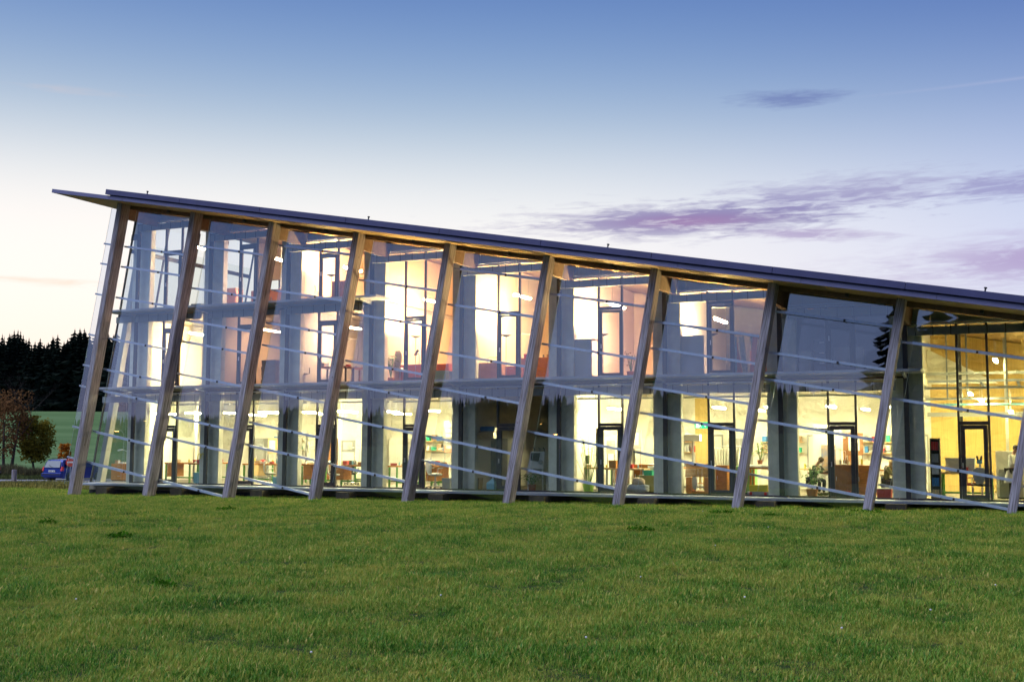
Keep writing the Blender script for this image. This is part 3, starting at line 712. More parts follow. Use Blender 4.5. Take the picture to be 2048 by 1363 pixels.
def plant(x, y, z, lab, h=1.0, r=.35, kind='bush', potm=TERRA, leaf=LEAF, pot=(.16, .24), n=90, seed=1):
    rnd = random.Random(seed); t = empty('potted_plant', (x, y, z), 0, lab, 'potted plant')
    pr, ph = pot
    MB().lathe([(pr*.75, 0), (pr, ph), (pr*.92, ph), (pr*.88, ph-.03)], 0, 0, 14).build('pot', potm, t, smooth=False)
    st = MB(); lf = MB()
    if kind == 'papyrus':
        for i in range(n):
            a = rnd.uniform(0, 6.28); rr = r*rnd.uniform(.2, 1); hh = h*rnd.uniform(.6, 1)
            tip = Vector((math.cos(a)*rr, math.sin(a)*rr, hh)); st.tube([(math.cos(a)*.05, math.sin(a)*.05, ph-.03), tuple(tip*.5+Vector((0, 0, ph*.3))), tuple(tip)], .006, 4)
            for k in range(14):
                b = rnd.uniform(0, 6.28); l = rnd.uniform(.12, .24); e = tip+Vector((math.cos(b)*l, math.sin(b)*l, rnd.uniform(-.08, .08))); s_ = Vector((-math.sin(b), math.cos(b), 0))*.008
                q = len(lf.v); lf.v += [tuple(tip-s_), tuple(tip+s_), tuple(e)]; lf.f.append((q, q+1, q+2))
    else:
        for i in range(max(4, n//16)):
            a = rnd.uniform(0, 6.28); rr = r*rnd.uniform(.1, .6); st.tube([(0, 0, ph-.03), (math.cos(a)*rr*.5, math.sin(a)*rr*.5, h*.5), (math.cos(a)*rr, math.sin(a)*rr, h*rnd.uniform(.7, .95))], .01, 5)
        for i in range(n):
            a = rnd.uniform(0, 6.28); zz = rnd.uniform(.25, 1); rr = r*math.sqrt(rnd.random())*(1.1-.5*abs(zz-.6)); c = Vector((math.cos(a)*rr, math.sin(a)*rr, ph+(h-ph)*zz))
            d = Vector((math.cos(a), math.sin(a), rnd.uniform(-.7, .5))).normalized()*rnd.uniform(.08, .16); s_ = d.cross(Vector((0, 0, 1))).normalized()*rnd.uniform(.02, .045)
            q = len(lf.v); lf.v += [tuple(c), tuple(c+d*.5-s_), tuple(c+d), tuple(c+d*.5+s_)]; lf.f.append((q, q+1, q+2, q+3))
    st.build('stem', LEAF, t); lf.build('foliage', leaf, t)
    return t
def crate(x, y, z, w_, d, h, lab, mt, name='crate', cat=None, lid=None, rz=0):
    t = empty(name, (x, y, z), rz, lab, cat or name.replace('_', ' '))
    MB().hexa([(.02, .02, 0), (w_-.02, .02, 0), (w_-.02, d-.02, 0), (.02, d-.02, 0), (0, 0, h), (w_, 0, h), (w_, d, h), (0, d, h)]).build('body', mt, t)
    if lid: MB().box(-.01, w_+.01, -.01, d+.01, h+.001, h+.025).build('lid', lid, t)
    else: MB().box(w_/2-.002, w_/2+.002, -.003, d, h-.003, h+.003).build('tape', PAPER, t)
    return t
def box_stack(x, y, z, n, lab, mt=CARD, w_=.42, h=.28):
    for i in range(n): crate(x+.02*(i % 2), y, z+i*(h+.004), w_, .35, h, lab+', '+('bottom', 'second', 'third', 'top')[min(i, 3)]+' of its stack', mt, 'cardboard_box', 'box')
def floorY(Y): return ZF0+.001
gz = ZF0+.001; u1 = ZF1+.021; u2 = ZF2+.021

# ground floor, left end and bays 1 to 4
x = xat(222, 4.3, 950); cabinet(x, 4.3, gz, .95, .5, .78, 'orange drawer desk behind the leftmost ground floor window', WOODO, 'drawer_desk', dr=3)
desk_lamp(x+.7, 4.5, gz+.79, 'white folding desk lamp on the leftmost orange desk'); clutter(x+.05, x+.6, 4.4, 4.7, gz+.79, 3, 'the leftmost orange desk', 3)
x = xat(328, 4.6, 950); bench(x, 4.6, gz, 1.9, .75, 'workbench with green legs in the first glazed bay', drawers=1); clutter(x+.1, x+1.8, 4.7, 5.2, gz+.861, 8, 'the workbench of the first bay', 1)
x = xat(372, 3.5, 950); bench(x, 3.6, gz, 1.2, .7, 'low green legged bench left of the second post', top=WOODB)
desk_lamp(x+.9, 3.9, gz+.861, 'white lamp on the low bench left of the second pier'); clutter(x+.1, x+.7, 3.7, 4.1, gz+.861, 4, 'the low brown bench', 5)
crate(xat(389, 3.2, 960), 3.1, gz, .42, .3, .48, 'pale blue perforated tub beside the second dark mullion', CYAN, 'tub')
hp = [at(395+a, 918-b, 2.62) for a, b in ((0, 0), (1.5, 9), (4, 12.5), (6.5, 9), (6.5, 2), (7, 8), (10, 12.5), (12.5, 9), (12.5, 0))]  # mirror image of a yellow sign, modelled as a bent tube
tag(MB().tube([tuple(p) for p in hp], .022, 6).build('sign_reflection', YEL), 'yellow sign reflection shaped as a tube in two arches by the second mullion', 'sign_reflection')
MB().tube([(xat(375, 4.9), 5.4, gz), (xat(375, 4.9), 5.4, ZF1-.17)], .09, 14).build('interior_column', WALLW, bld)
x = xat(484, 4.4, 950); bench(x, 4.4, gz, 2.3, .75, 'long workbench with green legs in the second glazed bay', drawers=0); clutter(x+.1, x+2.2, 4.5, 5.0, gz+.861, 9, 'the long workbench of the second bay', 2)
bench(x+.9, 5.9, gz, 1.8, .7, 'brown panelled bench behind the second bay workbench', top=WOODB, leg=WOODB)
office_chair(xat(540, 3.7, 960), 3.7, gz, 2.3, 'white office chair pulled up to the long workbench of the second bay')
crate(xat(549, 3.1, 960), 2.95, gz, .34, .3, .36, 'blue grey bin standing left of the third dark mullion', CYAN, 'bin')
x = xat(600, 4.4, 950); bench(x, 4.4, gz, 1.3, .75, 'workbench with an orange drawer unit in the third glazed bay', drawers=1); clutter(x+.1, x+1.2, 4.5, 5.0, gz+.861, 5, 'the orange drawer workbench of the third bay', 4)
x = xat(662, 4.0, 950); bench(x, 4.0, gz, 1.7, .75, 'orange bench with green legs left of the fourth pier', drawers=1); clutter(x+.1, x+1.6, 4.1, 4.6, gz+.861, 6, 'the orange bench left of the fourth pier', 6)
desk_lamp(x+1.0, 4.5, gz+.861, 'white magnifier lamp on the bench left of the fourth pier', h=.62); office_chair(xat(668, 3.4, 960), 3.4, gz, 2.0, 'grey office chair in front of the bench left of the fourth pier', GREY)
x = xat(775, 3.6, 950); bench(x, 3.6, gz, 1.15, .7, 'narrow green legged bench with orange top in the fourth bay'); clutter(x+.1, x+1.0, 3.7, 4.2, gz+.861, 5, 'the narrow bench of the fourth bay', 7)
x = xat(845, 4.6, 950); bench(x, 4.6, gz, 2.0, .7, 'workbench with bright orange drawers behind the white chair', drawers=1); clutter(x+.1, x+1.8, 4.7, 5.1, gz+.861, 6, 'the workbench behind the white chair', 8)
office_chair(xat(868, 3.3, 960), 3.4, gz, 2.6, 'large white curved office chair left of the dark room', WHITE, WHITE, 1.15)
crate(xat(886, 3.2, 960), 3.1, gz, .36, .3, .42, 'grey waste bin beside the large white chair', GREY, 'bin')
t = empty('whiteboard', (xat(883, 5.6, 860), 5.8, 2.0), 0, 'framed notice board of white sheets on the wall left of the dark room', 'notice board')
MB().box(0, .95, 0, .04, 0, 1.0).build('board', GREY, t)
for q in range(4): MB().box(.1, .8, -.01, -.001, .12+.21*q, .25+.21*q).build('sheet', PAPER, t)
# the dark fifth bay
x = xat(948, 5.0, 900); cabinet(x, 5.0, gz, 1.2, .6, 1.95, 'tall dark cupboard in the unlit ground floor room', GREY, doors=2)
tag(MB().tube([(xat(962, 3.4, 866), 3.4, 2.63), (xat(988, 3.4, 866), 3.4, 2.63)], .09, 12).build('paper_roll', BLUE), 'blue paper roll lying on top in the unlit room', 'paper roll')
MB().box(xat(958, 3.4, 866), xat(992, 3.4, 866), 3.2, 3.6, 2.50, 2.538).build('wall_shelf', GREY, bld)
crate(xat(938, 2.95, 970), 2.95, gz, .42, .35, .44, 'brown cardboard box on the floor of the unlit room', CARD, 'cardboard_box', 'box')
t = empty('canister', (xat(981, 2.95, 970), 3.05, gz), 0, 'pale blue canister with a pointed spout in the unlit room', 'canister')
MB().box(-.17, .17, -.12, .12, 0, .26).build('body', CYAN, t, bevel=.02); MB().hexa([(-.17, -.12, .26), (.17, -.12, .26), (.17, .12, .26), (-.17, .12, .26), (.03, -.03, .43), (.08, -.03, .43), (.08, .03, .43), (.03, .03, .43)]).build('shoulder', CYAN, t); MB().tube([(.055, 0, .43), (.055, 0, .5)], .025, 8).build('cap', WHITE, t)
x = xat(1053, 3.6, 930); t = empty('grinding_machine', (x, 3.6, gz), 0, 'white grinding machine on a frame in the unlit room', 'machine')
for a in (.03, .62):
    for c in (.03, .45): MB().box(a, a+.05, c, c+.05, 0, .80).build('leg', WHITE, t)
MB().box(0, .70, 0, .53, .80, .86).build('table', WHITE, t)
MB().hexa([(.02, .05, .861), (.68, .05, .861), (.68, .5, .861), (.02, .5, .861), (.10, .15, 1.45), (.68, .15, 1.45), (.68, .5, 1.45), (.10, .5, 1.45)]).build('hood', WHITE, t, bevel=.02)
MB().hexa([(.15, .03, 1.12), (.45, .03, 1.08), (.45, .1, 1.08), (.15, .1, 1.12), (.15, .10, 1.40), (.50, .10, 1.40), (.5, .15, 1.4), (.15, .15, 1.40)]).build('window', BLACK, t)
MB().tube([(.56, .0, 1.05), (.56, .08, 1.05)], .08, 14).build('dial', GREY, t)
for a in (.2, .42, .6): MB().tube([(a, .3, 1.45), (a, .3, 1.55), (a-.06, .3, 1.6)], .018, 6).build('hose_clip', BLACK, t)
plant(xat(1062, 3.0, 960), 3.1, gz, 'dark bushy plant below the white grinding machine', .62, .42, n=160, seed=5)
# bay six
x = xat(1176, 3.1, 960); plant(x, 3.15, gz, 'tall umbrella papyrus in a lime green pot', 2.0, .62, 'papyrus', LIME, LEAFP, (.22, .30), n=30, seed=9)
x = xat(1150, 4.8, 950); bench(x, 4.8, gz, 2.0, .7, 'desk with a dark edge behind the papyrus', top=WOODL, leg=GREY); clutter(x+.1, x+1.8, 4.9, 5.3, gz+.861, 7, 'the desk behind the papyrus', 9)
t = empty('computer_monitor', (xat(1160, 4.7, 920), 5.0, gz+.862), 0, 'black flat monitor standing on the desk behind the papyrus', 'monitor')
MB().box(-.26, .26, 0, .03, .12, .45).build('screen', BLACK, t); MB().box(-.03, .03, .03, .06, 0, .2).build('neck', BLACK, t); MB().box(-.12, .12, -.08, .1, 0, .012).build('foot', BLACK, t)
x = xat(1208, 3.6, 950); bench(x, 3.7, gz, 1.5, .7, 'beech desk right of the door in the sixth bay', top=WOODL, leg=GREY); clutter(x+.1, x+1.3, 3.8, 4.2, gz+.861, 4, 'the beech desk of the sixth bay', 12)
crate(x+.12, 3.75, gz+.862, .3, .2, .28, 'orange wooden box on the beech desk of the sixth bay', WOODO, 'wooden_box', 'box')
x = xat(1266, 4.4, 940); cabinet(x, 4.5, gz, 1.1, .5, 1.0, 'orange cabinet with a white cloth on top left of the sixth dark mullion', WOODO, doors=2)
m_ = MB(); 
for i in range(7):
    for k in range(6): m_.v.append((x+.55+.08*i, 4.44+.012*math.sin(i*1.3+k), gz+1.01-.07*k-(.03*math.sin(i*.9)) ) if k else (x+.55+.08*i, 4.62, gz+1.02))
for i in range(6):
    for k in range(5): a = i*6+k; m_.f.append((a, a+1, a+7, a+6))
o = m_.build('cloth', PAPER, smooth=True); so2 = o.modifiers.new('thickness', 'SOLIDIFY'); so2.thickness = .008; tag(o, 'white cloth hanging over the front of the orange cabinet', 'cloth')
x = xat(1283, 3.3, 950); cabinet(x-.25, 3.4, gz, .75, .4, .62, 'low olive cupboard left of the sixth pier', mat('olive', (.28, .25, .06), .6), doors=1)
crate(x+.02, 3.45, gz+.622, .33, .25, .18, 'turquoise green box on the low olive cupboard', TEAL, 'storage_box', 'box')
t = empty('blanket_bundle', (xat(1273, 2.95, 975), 3.0, gz), 0, 'rolled beige fleece on a heap of grey blankets by the window', 'blankets')
MB().ball((0, 0, .17), .48, .22, .17, 18, jit=.35, seed=3).build('grey_blanket', mat('grey_fleece', (.42, .45, .46), .95, var=.2, scale=14, bump=.8), t, smooth=True)
MB().ball((.05, 0, .38), .25, .17, .19, 18, jit=.22, seed=8).build('beige_fleece', mat('beige_fleece', (.50, .40, .27), .95, var=.25, scale=14, bump=.8), t, smooth=True)
# bay seven
x = xat(1372, 3.3, 960); t = empty('jeweller_bench', (x, 3.3, gz), 0, 'orange bench with a slatted brown roll front in the seventh bay', 'workbench')
for a in (0, .65): MB().box(a, a+.18, 0, .6, 0, .58).build('side', WOODO, t)
MB().box(0, .83, .03, .6, 0, .10).build('base', WOODO, t)
for q in range(9): MB().box(-.02, .85, -.02+.012*q, .02+.012*q, .60+.045*q, .638+.045*q).build('slat', WOODB, t)
MB().box(-.03, .86, .1, .65, 1.01, 1.05).build('top', WOODO, t); MB().box(.19, .64, .25, .55, .35, .38).build('shelf', WOODO, t)
tag(MB().ball((0, 0, 0), .10, .06, .26, 12, jit=.2, seed=2).build('dust_bag', WHITE, loc=(x+.30, 3.35, gz+.40), smooth=True), 'pale dust bag hanging below the slatted orange bench', 'bag')
x = xat(1392, 5.4, 900); t = empty('microscope_stand', (x, 5.0, gz+.9), 0, 'grey column stand with a white head above the slatted bench', 'stand')
MB().tube([(0, 0, .15), (0, 0, .95)], .04, 8).build('column', GREY, t); MB().box(-.3, .3, -.15, .15, .95, 1.2).build('head', WHITE, t, bevel=.02); MB().box(-.25, .25, -.2, .2, .1, .15).build('foot', GREY, t)
bench(x-.6, 4.8, gz, 1.4, .6, 'white topped bench carrying the column stand', top=WHITE, leg=GREY, h=1.0)
x = xat(1392, 9.5, 860); MB().box(x+.25, x+.85, 8.5, 8.6, gz, 3.9).build('interior_wall_panel', WALLY, bld)
# exit sign
t = empty('exit_sign', (xat(1389, 5.9, 851), 5.9, 2.66), 0, 'green emergency exit sign with a white running figure and arrow', 'exit sign')
GS = mat('exit_green', (.0, .42, .22), .4, emit=.8); MB().box(0, .55, 0, .04, 0, .24).build('plate', GS, t)
W_ = mat('exit_white', (.9, .95, .9), .4, emit=1.0)
s_ = MB(); s_.box(.06, .16, -.008, -.001, .03, .20); s_.build('door_symbol', W_, t)
s_ = MB(); s_.lathe([(.001, .168), (.018, .18), (.001, .20)], .24, -.004, 8); s_.hexa([(.20, -.008, .10), (.24, -.008, .09), (.24, -.001, .09), (.20, -.001, .10), (.22, -.008, .165), (.25, -.008, .165), (.25, -.001, .165), (.22, -.001, .165)])
s_.tube([(.22, -.004, .10), (.18, -.004, .07), (.17, -.004, .03)], .009, 5); s_.tube([(.23, -.004, .10), (.27, -.004, .07), (.25, -.004, .03)], .009, 5); s_.tube([(.23, -.004, .155), (.19, -.004, .13)], .007, 4); s_.tube([(.24, -.004, .155), (.29, -.004, .14)], .007, 4); s_.build('running_figure', W_, t)
s_ = MB().prism([(.36, .12), (.42, .06), (.42, .10), (.50, .10), (.50, .14), (.42, .14), (.42, .18)], -.008, -.001); s_.build('arrow', W_, t)
x = xat(1430, 3.8, 950); cabinet(x, 3.9, gz, .42, .5, 1.0, 'orange side cabinet inside the door of the seventh bay', WOODO)
cabinet(x+.45, 4.3, gz, .8, .6, .98, 'light green drawer cabinet inside the door of the seventh bay', mat('mint_steel', (.25, .55, .20), .45), 'drawer_cabinet', dr=8)
x = xat(1430, 5.6, 900); t = empty('clothes_rack', (x, 5.6, gz), 0, 'chrome rack of white coats behind the seventh bay door', 'clothes rack')
MB().tube([(0, 0, 0), (0, 0, 1.62), (.06, 0, 1.68), (.94, 0, 1.68), (1.0, 0, 1.62), (1.0, 0, 0)], .016, 6).build('frame', STEEL, t)
for q in range(9):
    o = MB().hexa([(.07+.1*q, -.2, .75), (.13+.1*q, -.2, .75), (.13+.1*q, .2, .75), (.07+.1*q, .2, .75), (.085+.1*q, -.1, 1.6), (.115+.1*q, -.1, 1.6), (.115+.1*q, .1, 1.6), (.085+.1*q, .1, 1.6)]).build('coat', PAPER, None, loc=(x, 5.6, gz))
    tag(o, 'white work coat hanging on the chrome rack, '+ORD[q]+' from the left', 'coat', 'white coats on the rack')
x = xat(1497, 3.5, 950); bench(x, 3.5, gz, 1.2, .6, 'orange bench with a white throw left of the eighth pier', leg=WOODO, h=.95)
m_ = MB()
for i in range(11):
    for k in range(5): m_.v.append((x-.03+.115*i, 3.46+.13*k, gz+.985+.05*abs(math.sin(i*.9+k*.5))-(.06 if k == 0 else 0)))
for i in range(10):
    for k in range(4): a = i*5+k; m_.f.append((a, a+1, a+6, a+5))
o = m_.build('throw', PAPER, smooth=True); so2 = o.modifiers.new('thickness', 'SOLIDIFY'); so2.thickness = .008; tag(o, 'rumpled white throw on the orange bench left of the eighth pier', 'cloth')
plant(x+.35, 3.75, gz+1.06, 'leafy plant standing on the white throw', .75, .5, n=150, leaf=LEAFP, pot=(.1, .14), seed=14)
t = crate(x+.05, 2.98, gz, .82, .34, .14, 'grey tray with red handles under the yellow basket', GREY, 'tray')
for a in (.1, .6): MB().box(a, a+.09, -.02, -.001, .02, .13).build('handle', RED, t)
crate(x+.12, 3.0, gz+.144, .66, .28, .22, 'yellow basket standing on the grey tray', YEL, 'basket')
# bay eight
x = xat(1622, 3.1, 960); plant(x+.05, 3.0, gz, 'grassy green plant in a terracotta box by the eighth bay window', 1.05, .42, n=190, pot=(.2, .26), seed=21)
x = xat(1626, 6.0, 900); cabinet(x, 6.0, gz, .98, .45, 2.15, 'tall white cabinet with a colourful picture and clock', WHITE)
t = empty('picture', (x+.3, 5.94, gz+.75), 0, 'colourful abstract picture on the tall white cabinet', 'picture'); MB().box(0, .50, 0, .02, 0, .98).build('canvas', mat('picture_paint', (.08, .20, .45), .6, col2=(.65, .38, .08), scale=2.4), t)
MB().box(-.02, .52, .001, .018, -.02, 0).build('frame_edge', WHITE, t)
tag(MB().lathe([(.10, 0), (.10, .03), (.085, .035)], 0, 0, 18).build('clock_face', WHITE, loc=(0, 0, 0)), None)
ck = bpy.data.objects['clock_face']; ck.name = 'wall_clock'; ck.rotation_euler = (math.pi/2, 0, 0); ck.location = (x+.66, 5.93, gz+1.78); tag(ck, 'small round white clock above the colourful picture', 'clock')
hv = MB().box(-.06, .0, -.034, -.034, 0, 0)
t = empty('wall_unit_heater', (x, 5.95, gz+2.16), 0, 'white box unit with a dark slot on top of the tall cabinet', 'air unit'); MB().box(.02, .95, 0, .4, 0, .30).build('casing', WHITE, t, bevel=.02); MB().box(.22, .70, -.012, -.001, .12, .17).build('slot', BLACK, t)
for a in (.1, .8): MB().box(a, a+.06, -.012, -.001, .11, .18).build('port', BLACK, t)
x = xat(1640, 4.3, 940); bench(x-.4, 4.2, gz, 1.2, .65, 'desk with papers in front of the seated man', top=WOODB, leg=WHITE, h=.8); clutter(x-.3, x+.7, 4.3, 4.6, gz+.801, 6, 'the desk of the seated man', 15)
x = xat(1669, 3.9, 950); cabinet(x, 3.9, gz, .92, .6, 1.06, 'brown wooden desk front seen through the eighth bay door', WOODB, 'desk', doors=1)
desk_lamp(x+.3, 4.1, gz+1.07, 'white angled lamp on the brown desk of the eighth bay', h=.45); clutter(x+.1, x+.9, 4.0, 4.3, gz+1.07, 5, 'the brown desk of the eighth bay', 16)
cabinet(xat(1713, 3.7, 950), 3.8, gz, .55, .6, 1.05, 'tall orange cabinet with a rounded top left of the ninth post', WOODO)
crate(xat(1692, 3.2, 980), 3.1, gz+.0, .16, .1, .22, 'small red pouch on the floor in front of the brown desk', RED, 'pouch')
x = xat(1755, 3.2, 985); crate(x, 2.95, gz, .46, .4, .30, 'dark red crate at the foot of the woman', mat('dark_red', (.35, .06, .05), .6), 'crate', lid=GREY)
x = xat(1762, 4.0, 950); bench(x, 3.7, gz, 1.2, .6, 'light wooden desk of the long haired woman', top=WOODL, leg=GREY, h=.76); desk_lamp(x+.6, 4.1, gz+.761, 'white desk lamp beside the ninth pier', h=.7)
# hall
x = xat(1861, 3.1, 930); t = empty('bookshelf', (x, 3.0, gz), 0, 'narrow dark bookshelf with red and blue binders right of the ninth pier', 'bookshelf')
DK = mat('dark_shelf', (.07, .06, .05), .6)
MB().box(0, .03, 0, .34, 0, 1.95).build('side', DK, t); MB().box(.27, .30, 0, .34, 0, 1.95).build('side', DK, t); MB().box(.031, .269, .32, .34, 0, 1.95).build('back', DK, t)
for q in range(6): MB().box(.031, .269, .0, .319, .02+.38*q, .045+.38*q).build('shelf', DK, t)
for q, (mt, nn) in enumerate(((WOODL, 'light wooden'), (BLUE, 'blue'), (WHITE, 'white'), (GREY, 'grey'), (RED, 'red'))):
    for k in range(3):
        o = MB().box(0, .055, .02, .28, 0, .27).build('binder', mt, loc=(x+.045+.07*k, 3.0, gz+.046+.38*q)); tag(o, nn+' binder on the '+ORD[q]+' shelf from below, '+('left', 'middle', 'right')[k]+' of three', 'binder', 'binders in the dark bookshelf')
x = xat(1880, 3.9, 950); bench(x, 3.9, gz, 1.6, .8, 'white covered workbench with green legs in the hall', top=WOODL, leg=GREENM); clutter(x+.1, x+1.0, 4.0, 4.5, gz+.861, 5, 'the green legged bench in the hall', 18)
t = crate(x+.15, 4.15, gz+.87, .9, .45, .45, 'white casing standing on the green legged bench in the hall', WHITE, 'machine_casing', 'casing')
t = empty('microscope', (x+1.2, 4.1, gz+.861), 0, 'pale blue microscope with two black eyepieces in the hall', 'microscope')
MB().box(-.12, .12, -.1, .14, 0, .04).build('foot', CYAN, t); MB().tube([(0, .1, .04), (0, .1, .4)], .035, 8).build('column', WHITE, t); MB().hexa([(-.08, -.1, .28), (.08, -.1, .28), (.08, .12, .3), (-.08, .12, .3), (-.08, -.06, .42), (.08, -.06, .42), (.08, .12, .42), (-.08, .12, .42)]).build('head', CYAN, t)
for s in (-1, 1): MB().tube([(s*.05, -.05, .40), (s*.07, -.14, .52)], .028, 8).build('eyepiece', BLACK, t)
office_chair(xat(1945, 4.2, 960), 4.2, gz, 1.2, 'dark red office chair behind the hall door', mat('wine_fabric', (.30, .04, .06), .8), MATS['wine_fabric'])
office_chair(xat(1964, 3.8, 960), 3.8, gz, 2.9, 'black and grey office chair behind the hall door', GREY, BLACK)
x = xat(1992, 5.4, 930); cabinet(x, 5.4, gz, 1.3, .45, 1.55, 'white roller cabinet with grey doors behind the last post', WHITE, doors=2)
cabinet(x+.1, 5.0, gz, .7, .38, .95, 'grey low cabinet in front of the white roller cabinet', GREY)
# steel services in the hall
t = empty('cable_tray', (34.0, 5.2, 0), 0, 'steel cable trays and slotted hangers crossing the tall hall', 'cable tray')
for q, (zz, yy) in enumerate(((3.95, 0), (4.25, 1.3), (3.6, .4))): MB().box(-.6, 9.6, yy, yy+.18, zz, zz+.07).build('tray', GALV, t)
for q in range(7): MB().box(.1+.62*q, .15+.62*q, .05+.2*(q % 3), .09+.2*(q % 3), 3.6, 6.9-.11*q).build('hanger', GALV, t)
for q in range(4): MB().box(1.2+1.1*q, 1.27+1.1*q, -.9, 2.6, 4.05+.02*q, 4.12+.02*q).build('cross_tray', GALV, t)
MB().tube([(-.6, .8, 3.45), (9.6, .8, 3.45)], .04, 8).build('pipe', CYAN, t)
MB().box(36.4, 36.7, 9.0, 9.3, ZF0, 6.0).build('interior_column', WALLY, bld); MB().box(39.8, 40.1, 7.0, 7.3, ZF0, 5.2).build('interior_column', CONC, bld)
for q in range(6):
    MB().box(34.3+1.5*q, 34.4+1.5*q, 8.2, 8.3, ZF0, RT-TA*(34.4+1.5*q)-.1).build('gallery_mullion', (FRAME, STEEL)[q % 2], bld)
MB().box(33.2, 43.5, 8.18, 8.32, 3.1, 3.25).build('gallery_rail', GREY, bld); MB().box(33.2, 43.5, 8.18, 8.32, 4.6, 4.7).build('gallery_rail', GREY, bld)
# white wall and balustrade stub left in the hall
MB().prism([(33.2, 4.3), (35.6, 4.3), (33.2, 5.6)], 8.6, 8.7).build('stair_balustrade', WALLW, bld)
# pipes under the ground floor ceiling
for j in (0, 1, 2, 3, 5, 6, 7):
    t = empty('ceiling_pipe', (mxj(j), 4.1, 3.75), 0, 'grey service pipe under the ceiling of the '+BAYN(j), 'pipe', 'service pipes under the ground floor ceiling')
    MB().tube([(.1, 0, 0), (3.9, 0, 0)], .035, 8).build('pipe', GALV, t)
    for a in (.8, 2.8): MB().box(a, a+.03, -.015, .015, .03, .48).build('hanger', GALV, t)
# second row of furniture, shelves and sheets on the walls further back
rq = random.Random(77)
for j in (0, 1, 2, 3, 5, 6, 7):
    for k, (dx, y) in enumerate(((.5, 6.3), (2.3, 7.7))):
        xx = mxj(j)+dx+rq.uniform(-.2, .2)
        bench(xx, y, gz, 1.5, .7, ('left', 'rear')[k]+' bench of the second row in the '+BAYN(j), top=(WOODO, WOODL, WOODB)[(j+k) % 3], leg=(GREENM, WHITE)[(j*2+k) % 2], drawers=(j+k) % 2)
        clutter(xx+.1, xx+1.4, y+.1, y+.5, gz+.861, 4, ('left', 'rear')[k]+' second row bench, '+BAYN(j), 40+3*j+k)
        if (j+k) % 2: desk_lamp(xx+.7, y+.4, gz+.861, 'folding lamp on the '+('left', 'rear')[k]+' second row bench in the '+BAYN(j), h=.6)
        else: office_chair(xx+.6, y-.5, gz, rq.uniform(1.8, 4), ('grey', 'white', 'black')[(j+k) % 3]+' chair at the '+('left', 'rear')[k]+' second row bench, '+BAYN(j), (GREY, WHITE, BLACK)[(j+k) % 3], (GREY, WHITE, BLACK)[(j+k) % 3])
    cabinet(mxj(j)+.25, Y1-.75, gz, .9, .45, 2.0, 'tall back wall cupboard in the '+BAYN(j), (GREY, WOODB, WHITE)[j % 3], doors=2)
    t = empty('wall_shelf', (mxj(j)+1.5, Y1-.55, 1.75), 0, 'two storage shelves on the back wall of the '+BAYN(j), 'shelf')
    for q in range(2):
        MB().box(0, 1.7, 0, .28, .42*q, .42*q+.03).build('board', WOODL, t)
        for z_ in range(6): MB().box(.06+.27*z_, .06+.27*z_+rq.uniform(.12, .22), .04, .24, .42*q+.031, .42*q+rq.uniform(.16, .33)).build('storage_box', (CARD, BLUE, GREY, RED, PAPER, TEAL)[(z_+q+j) % 6], t)
    # glazed inner door frame
    t = MB(); t.box(mxj(j)+3.3, mxj(j)+3.36, Y1-.30, Y1-.251, ZF0, 2.5); t.box(mxj(j)+3.84, mxj(j)+3.9, Y1-.30, Y1-.251, ZF0, 2.5); t.box(mxj(j)+3.361, mxj(j)+3.839, Y1-.30, Y1-.251, 2.42, 2.5); t.build('inner_door_frame', GREY, bld)
    # ceiling beams
    for q in range(3): MB().box(mxj(j)+.02, mxj(j)+3.98, 3.4+2.4*q, 3.6+2.4*q, 3.98, ZF1-.165).build('ceiling_beam', CEIL, bld)
for q, (xx, yy, zz, w_, h_) in enumerate(((5.5, 6.2, 1.6, .5, .7), (9.5, 6.0, 1.7, .7, .5), (14.2, 6.6, 1.7, .6, .8), (22.6, 5.8, 1.9, .5, .7), (21.7, 5.8, 1.7, .35, .5), (30.5, 6.9, 1.7, .6, .8))):
    t = empty('pinboard', (xx, yy, zz), 0, ('first', 'second', 'third', 'fourth', 'fifth', 'sixth')[q]+' free standing display panel from the left behind the benches', 'display panel')
    MB().box(0, w_, 0, .03, 0, h_).build('board', (WOODL, GREY, WOODP, GREY, PAPER, WOODB)[q], t); MB().box(w_*.15, w_*.8, -.006, -.001, h_*.2, h_*.85).build('sheet', PAPER, t)
    for a in (.02, w_-.05): MB().box(a, a+.03, .0, .03, -(zz-gz), -.001).build('leg', GREY, t)
# first floor
x = xat(522, 3.4, 740); box_stack(x, 3.4, u1, 4, 'brown box in the dark upstairs room', w_=.7, h=.27)
x = xat(610, 3.8, 740); office_chair(x, 3.6, u1, .6, 'black chair with a high back in the warm first floor room', BLACK, BLACK, 1.05)
bench(x+.5, 4.0, u1, 1.4, .7, 'dark desk in the warm first floor room of the third bay', top=WOODB, leg=BLACK, h=.8); clutter(x+.6, x+1.8, 4.1, 4.5, u1+.801, 5, 'the dark desk of the warm first floor room', 31)
bench(xat(690, 4.6, 740), 5.0, u1, 1.3, .7, 'desk seen beside the fourth post on the first floor', top=WOODP, leg=WOODB, h=.8)
desk_lamp(xat(712, 4.6, 700), 4.7, u1+.8, 'tall lamp with a dark disc head beside the fourth post', mt=GREY, h=1.1)
x = xat(788, 4.1, 740); office_chair(x, 4.6, u1, math.pi, 'white high backed chair behind the leafy first floor plant', WHITE, WHITE, 1.35)
plant(x+.1, 3.7, u1, 'leafy variegated plant beside the orange first floor cabinet', 1.15, .42, n=200, leaf=LEAFP, seed=33)
x = xat(806, 3.9, 745); cabinet(x-.9, 4.6, u1, 2.6, .6, .82, 'long orange red cabinet in the fourth bay upstairs', mat('orange_red_wood', (.65, .17, .05), .5), doors=4)
t = empty('microscope', (xat(826, 4.5, 700), 4.9, u1+.822), 0, 'dark jointed microscope on the orange red cabinet upstairs', 'microscope')
